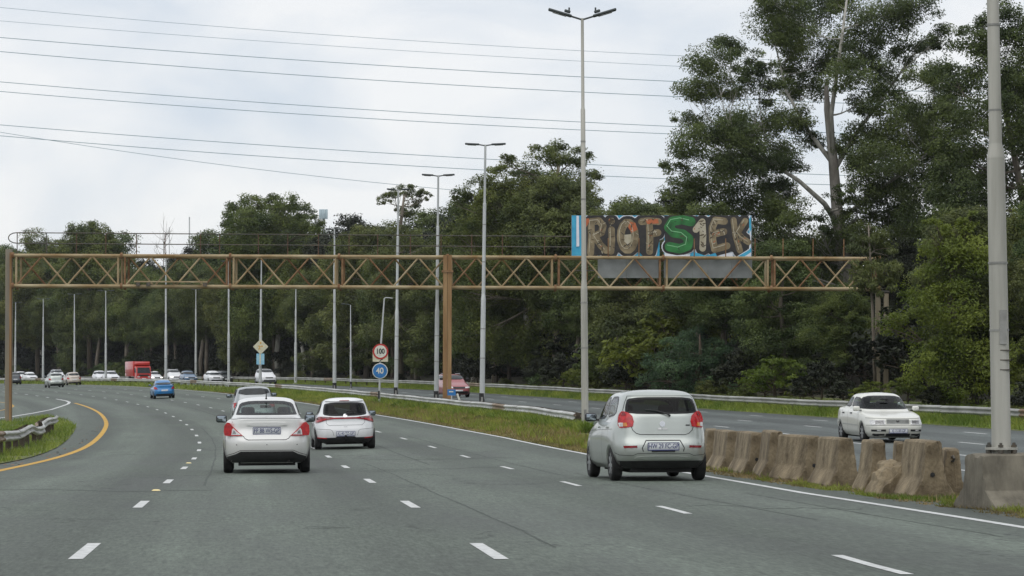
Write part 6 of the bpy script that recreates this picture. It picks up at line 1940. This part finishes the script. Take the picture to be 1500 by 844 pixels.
blades('median_grass', 'rough grass on the median between guardrail and carriageway', Y_[k], T_[k], .15, L_grass, w=.014)
Y_, T_ = clumpy(16000, 66, 180, 10.36, 13.2, .9, .12, 1.5)
k = T_ < np.interp(Y_, [66, 90, 110], [11.4, 12.4, 13.2])
blades('dry_median_grass', 'patches of dry yellowish grass on the median', Y_[k], T_[k], .20, L_grassd, w=.018)
Y_, T_ = clumpy(26000, 92, 240, 12.9, 14.05, .6, -.6, 1.6)
k = T_ < np.interp(Y_, [92, 110], [13.2, 14.05])
blades('rail_grass', 'taller grass growing up against the median guardrail', Y_[k], T_[k], .30, L_grass, w=.026)
Y_, T_ = clumpy(22000, 66, 240, 10.03, 10.75, 1.2, -.35, 1.5)
blades('edge_grass', 'short brownish grass fringe along the white edge line', Y_, T_, .075, L_grassd, w=.02, dz=.0)
Y_, T_ = clumpy(9000, 230, 450, 10.4, 14.4)
blades('far_median_grass', 'far strip of median grass behind the distant cars', Y_, T_, .26, L_grass, w=.05)
Y_, T_ = clumpy(30000, 60, 260, 28.6, 29.5, .6, -.5, 1.6)
blades('far_rail_grass', 'taller grass under the far guardrail', Y_, T_, .34, L_grass, w=.02)
Y_, T_ = clumpy(80000, 60, 330, 27.78, 33.5, pw=1.6)
blades('verge_grass', 'green grass along the far verge at the guardrail', Y_, T_, .19, L_grass, w=.016)
Y_, T_ = clumpy(52000, 48, 168, -14, -4.6, .5, -.3, 1.2)
k = (T_ < np.interp(Y_, [50, 73, 134, 150, 168], [-4.6, -4.55, -5.3, -5.9, -7.0])) & (T_ > np.interp(Y_, [60, 120, 150, 168], [-20, -13, -9.6, -7.2]))
blades('island_grass', 'green grass on the island between road and slip road', Y_[k], T_[k], .15, L_grass, w=.013)
Y_, T_ = clumpy(9000, 27, 60, 10.42, 11.15, 1.3, .02)
blades('barrier_weeds', 'thin weeds and grass at the foot of the concrete barriers', Y_, T_, .085, L_grass, w=.010, dz=-.01)
Y_, T_ = clumpy(16000, 26, 47, 10.08, 10.62, 1.1, .0)
blades('kerbside_weeds', 'patchy weeds between the white edge line and the nearest barriers', Y_, T_, .055, L_grass, w=.007, dz=.0, lean=.8)
Y_, T_ = clumpy(12000, 26, 58, 10.0, 10.62, 1.4, .05)
blades('dry_kerbside_weeds', 'dry grass litter between the white edge line and the barriers', Y_, T_, .045, L_grassd, w=.008, dz=.0, lean=1.2)
Y_, T_ = clumpy(6000, 27, 60, 10.42, 11.1, 1.7, .10)
blades('dry_barrier_weeds', 'dry brownish grass at the foot of the concrete barriers', Y_, T_, .08, L_grassd, w=.010, dz=-.01)
# dry leaves blown on the shoulder
n = 60
b = MB()
for _ in range(n):
    Y = rng.uniform(52, 130); t = float(rng.uniform(-4.5, -3.95)); p = P(Y, t, .012); s_ = rng.uniform(.03, .075); a = rng.uniform(0, 6.28)
    b.add([p + Vector((math.cos(a + q) * s_, math.sin(a + q) * s_ , .01 * (q > 2))) for q in (0, 1.3, 3.1, 4.6)], [(0, 1, 2, 3)])
o = b.build('fallen_leaves', mat('dry_leaf', (.22, .10, .03), .8, var=.4)); tag(o, 'dry brown leaves scattered on the left shoulder', 'leaves', kind='stuff')

rng = np.random.default_rng(31)
def outside(Y, t, k, H_):  # unseen trees, added to darken reflections on the cars and carry the belt on
    w, c, H = PROTO[k]; s_ = H_ / H
    rt = thing('eucalyptus_tree', 'unseen added belt tree beside and behind the viewer', 'tree', (X1(max(Y, -60)) + t, Y, -1.2), float(rng.uniform(0, 6.28)), 'trees beside and behind the viewer')
    rt.scale = (s_ * 1.2, s_ * 1.2, s_); put('trunk', w, None, rt); put('crown', c, None, rt)
for k in range(9): outside(-150 + 27 * k, 40 + rng.uniform(-3, 4), int(rng.choice([0, 3, 5])), rng.uniform(16, 22))
for k in range(8): outside(-150 + 24 * k, -36 + rng.uniform(-4, 3), int(rng.choice([2, 3, 5])), rng.uniform(13, 18))

for k in range(9):
    Y = float(rng.uniform(88, 165)); t = float(rng.uniform(10.9, 13.4)) if Y > 112 else float(rng.uniform(10.7, 11.6))
    w, c, h = SH[int(rng.choice([1, 2, 2]))]; s_ = float(rng.uniform(.07, .13))
    rt = thing('weed_tuft', 'small leafy weed tuft in the median grass', 'weed', P(Y, t), float(rng.uniform(0, 6)), 'weed tufts in the median grass')
    rt.scale = (s_, s_, s_); put('stem', w, None, rt); put('foliage', c, None, rt)

# look-alikes with one label: say which one, counted from the left
_by = {}
for o in scene.objects:
    if o.parent is None and o.get('category') in ('tree', 'shrub') and o.get('group') and 'viewer' not in o['group']:
        _by.setdefault(o['label'], []).append(o)
for lb, os_ in _by.items():
    if len(os_) < 2: continue
    os_.sort(key=lambda o: o.location.x / o.location.y)
    NTH = ['first', 'second', 'third', 'fourth', 'fifth', 'sixth', 'seventh', 'eighth', 'ninth', 'tenth', 'eleventh', 'twelfth']
    for k, o in enumerate(os_):
        if k < 12: o['label'] = f'{lb}, {NTH[k]} from left'

# thin summer haze in the air
hz = MB().box((-700, 1200, 28), (3600, 2700, 64)).build('haze', None)
hm = bpy.data.materials.new('haze_air'); hm.use_nodes = True
hm.node_tree.nodes.remove(hm.node_tree.nodes['Principled BSDF'])
pv = hm.node_tree.nodes.new('ShaderNodeVolumePrincipled')
pv.inputs['Color'].default_value = (0.92, 0.95, 1.0, 1); pv.inputs['Density'].default_value = 0.00007; pv.inputs['Anisotropy'].default_value = 0.2
hm.node_tree.links.new(pv.outputs[0], hm.node_tree.nodes['Material Output'].inputs['Volume'])
hz.data.materials.append(hm)
tag(hz, 'thin pale haze in the air over the road', 'haze', kind='stuff')
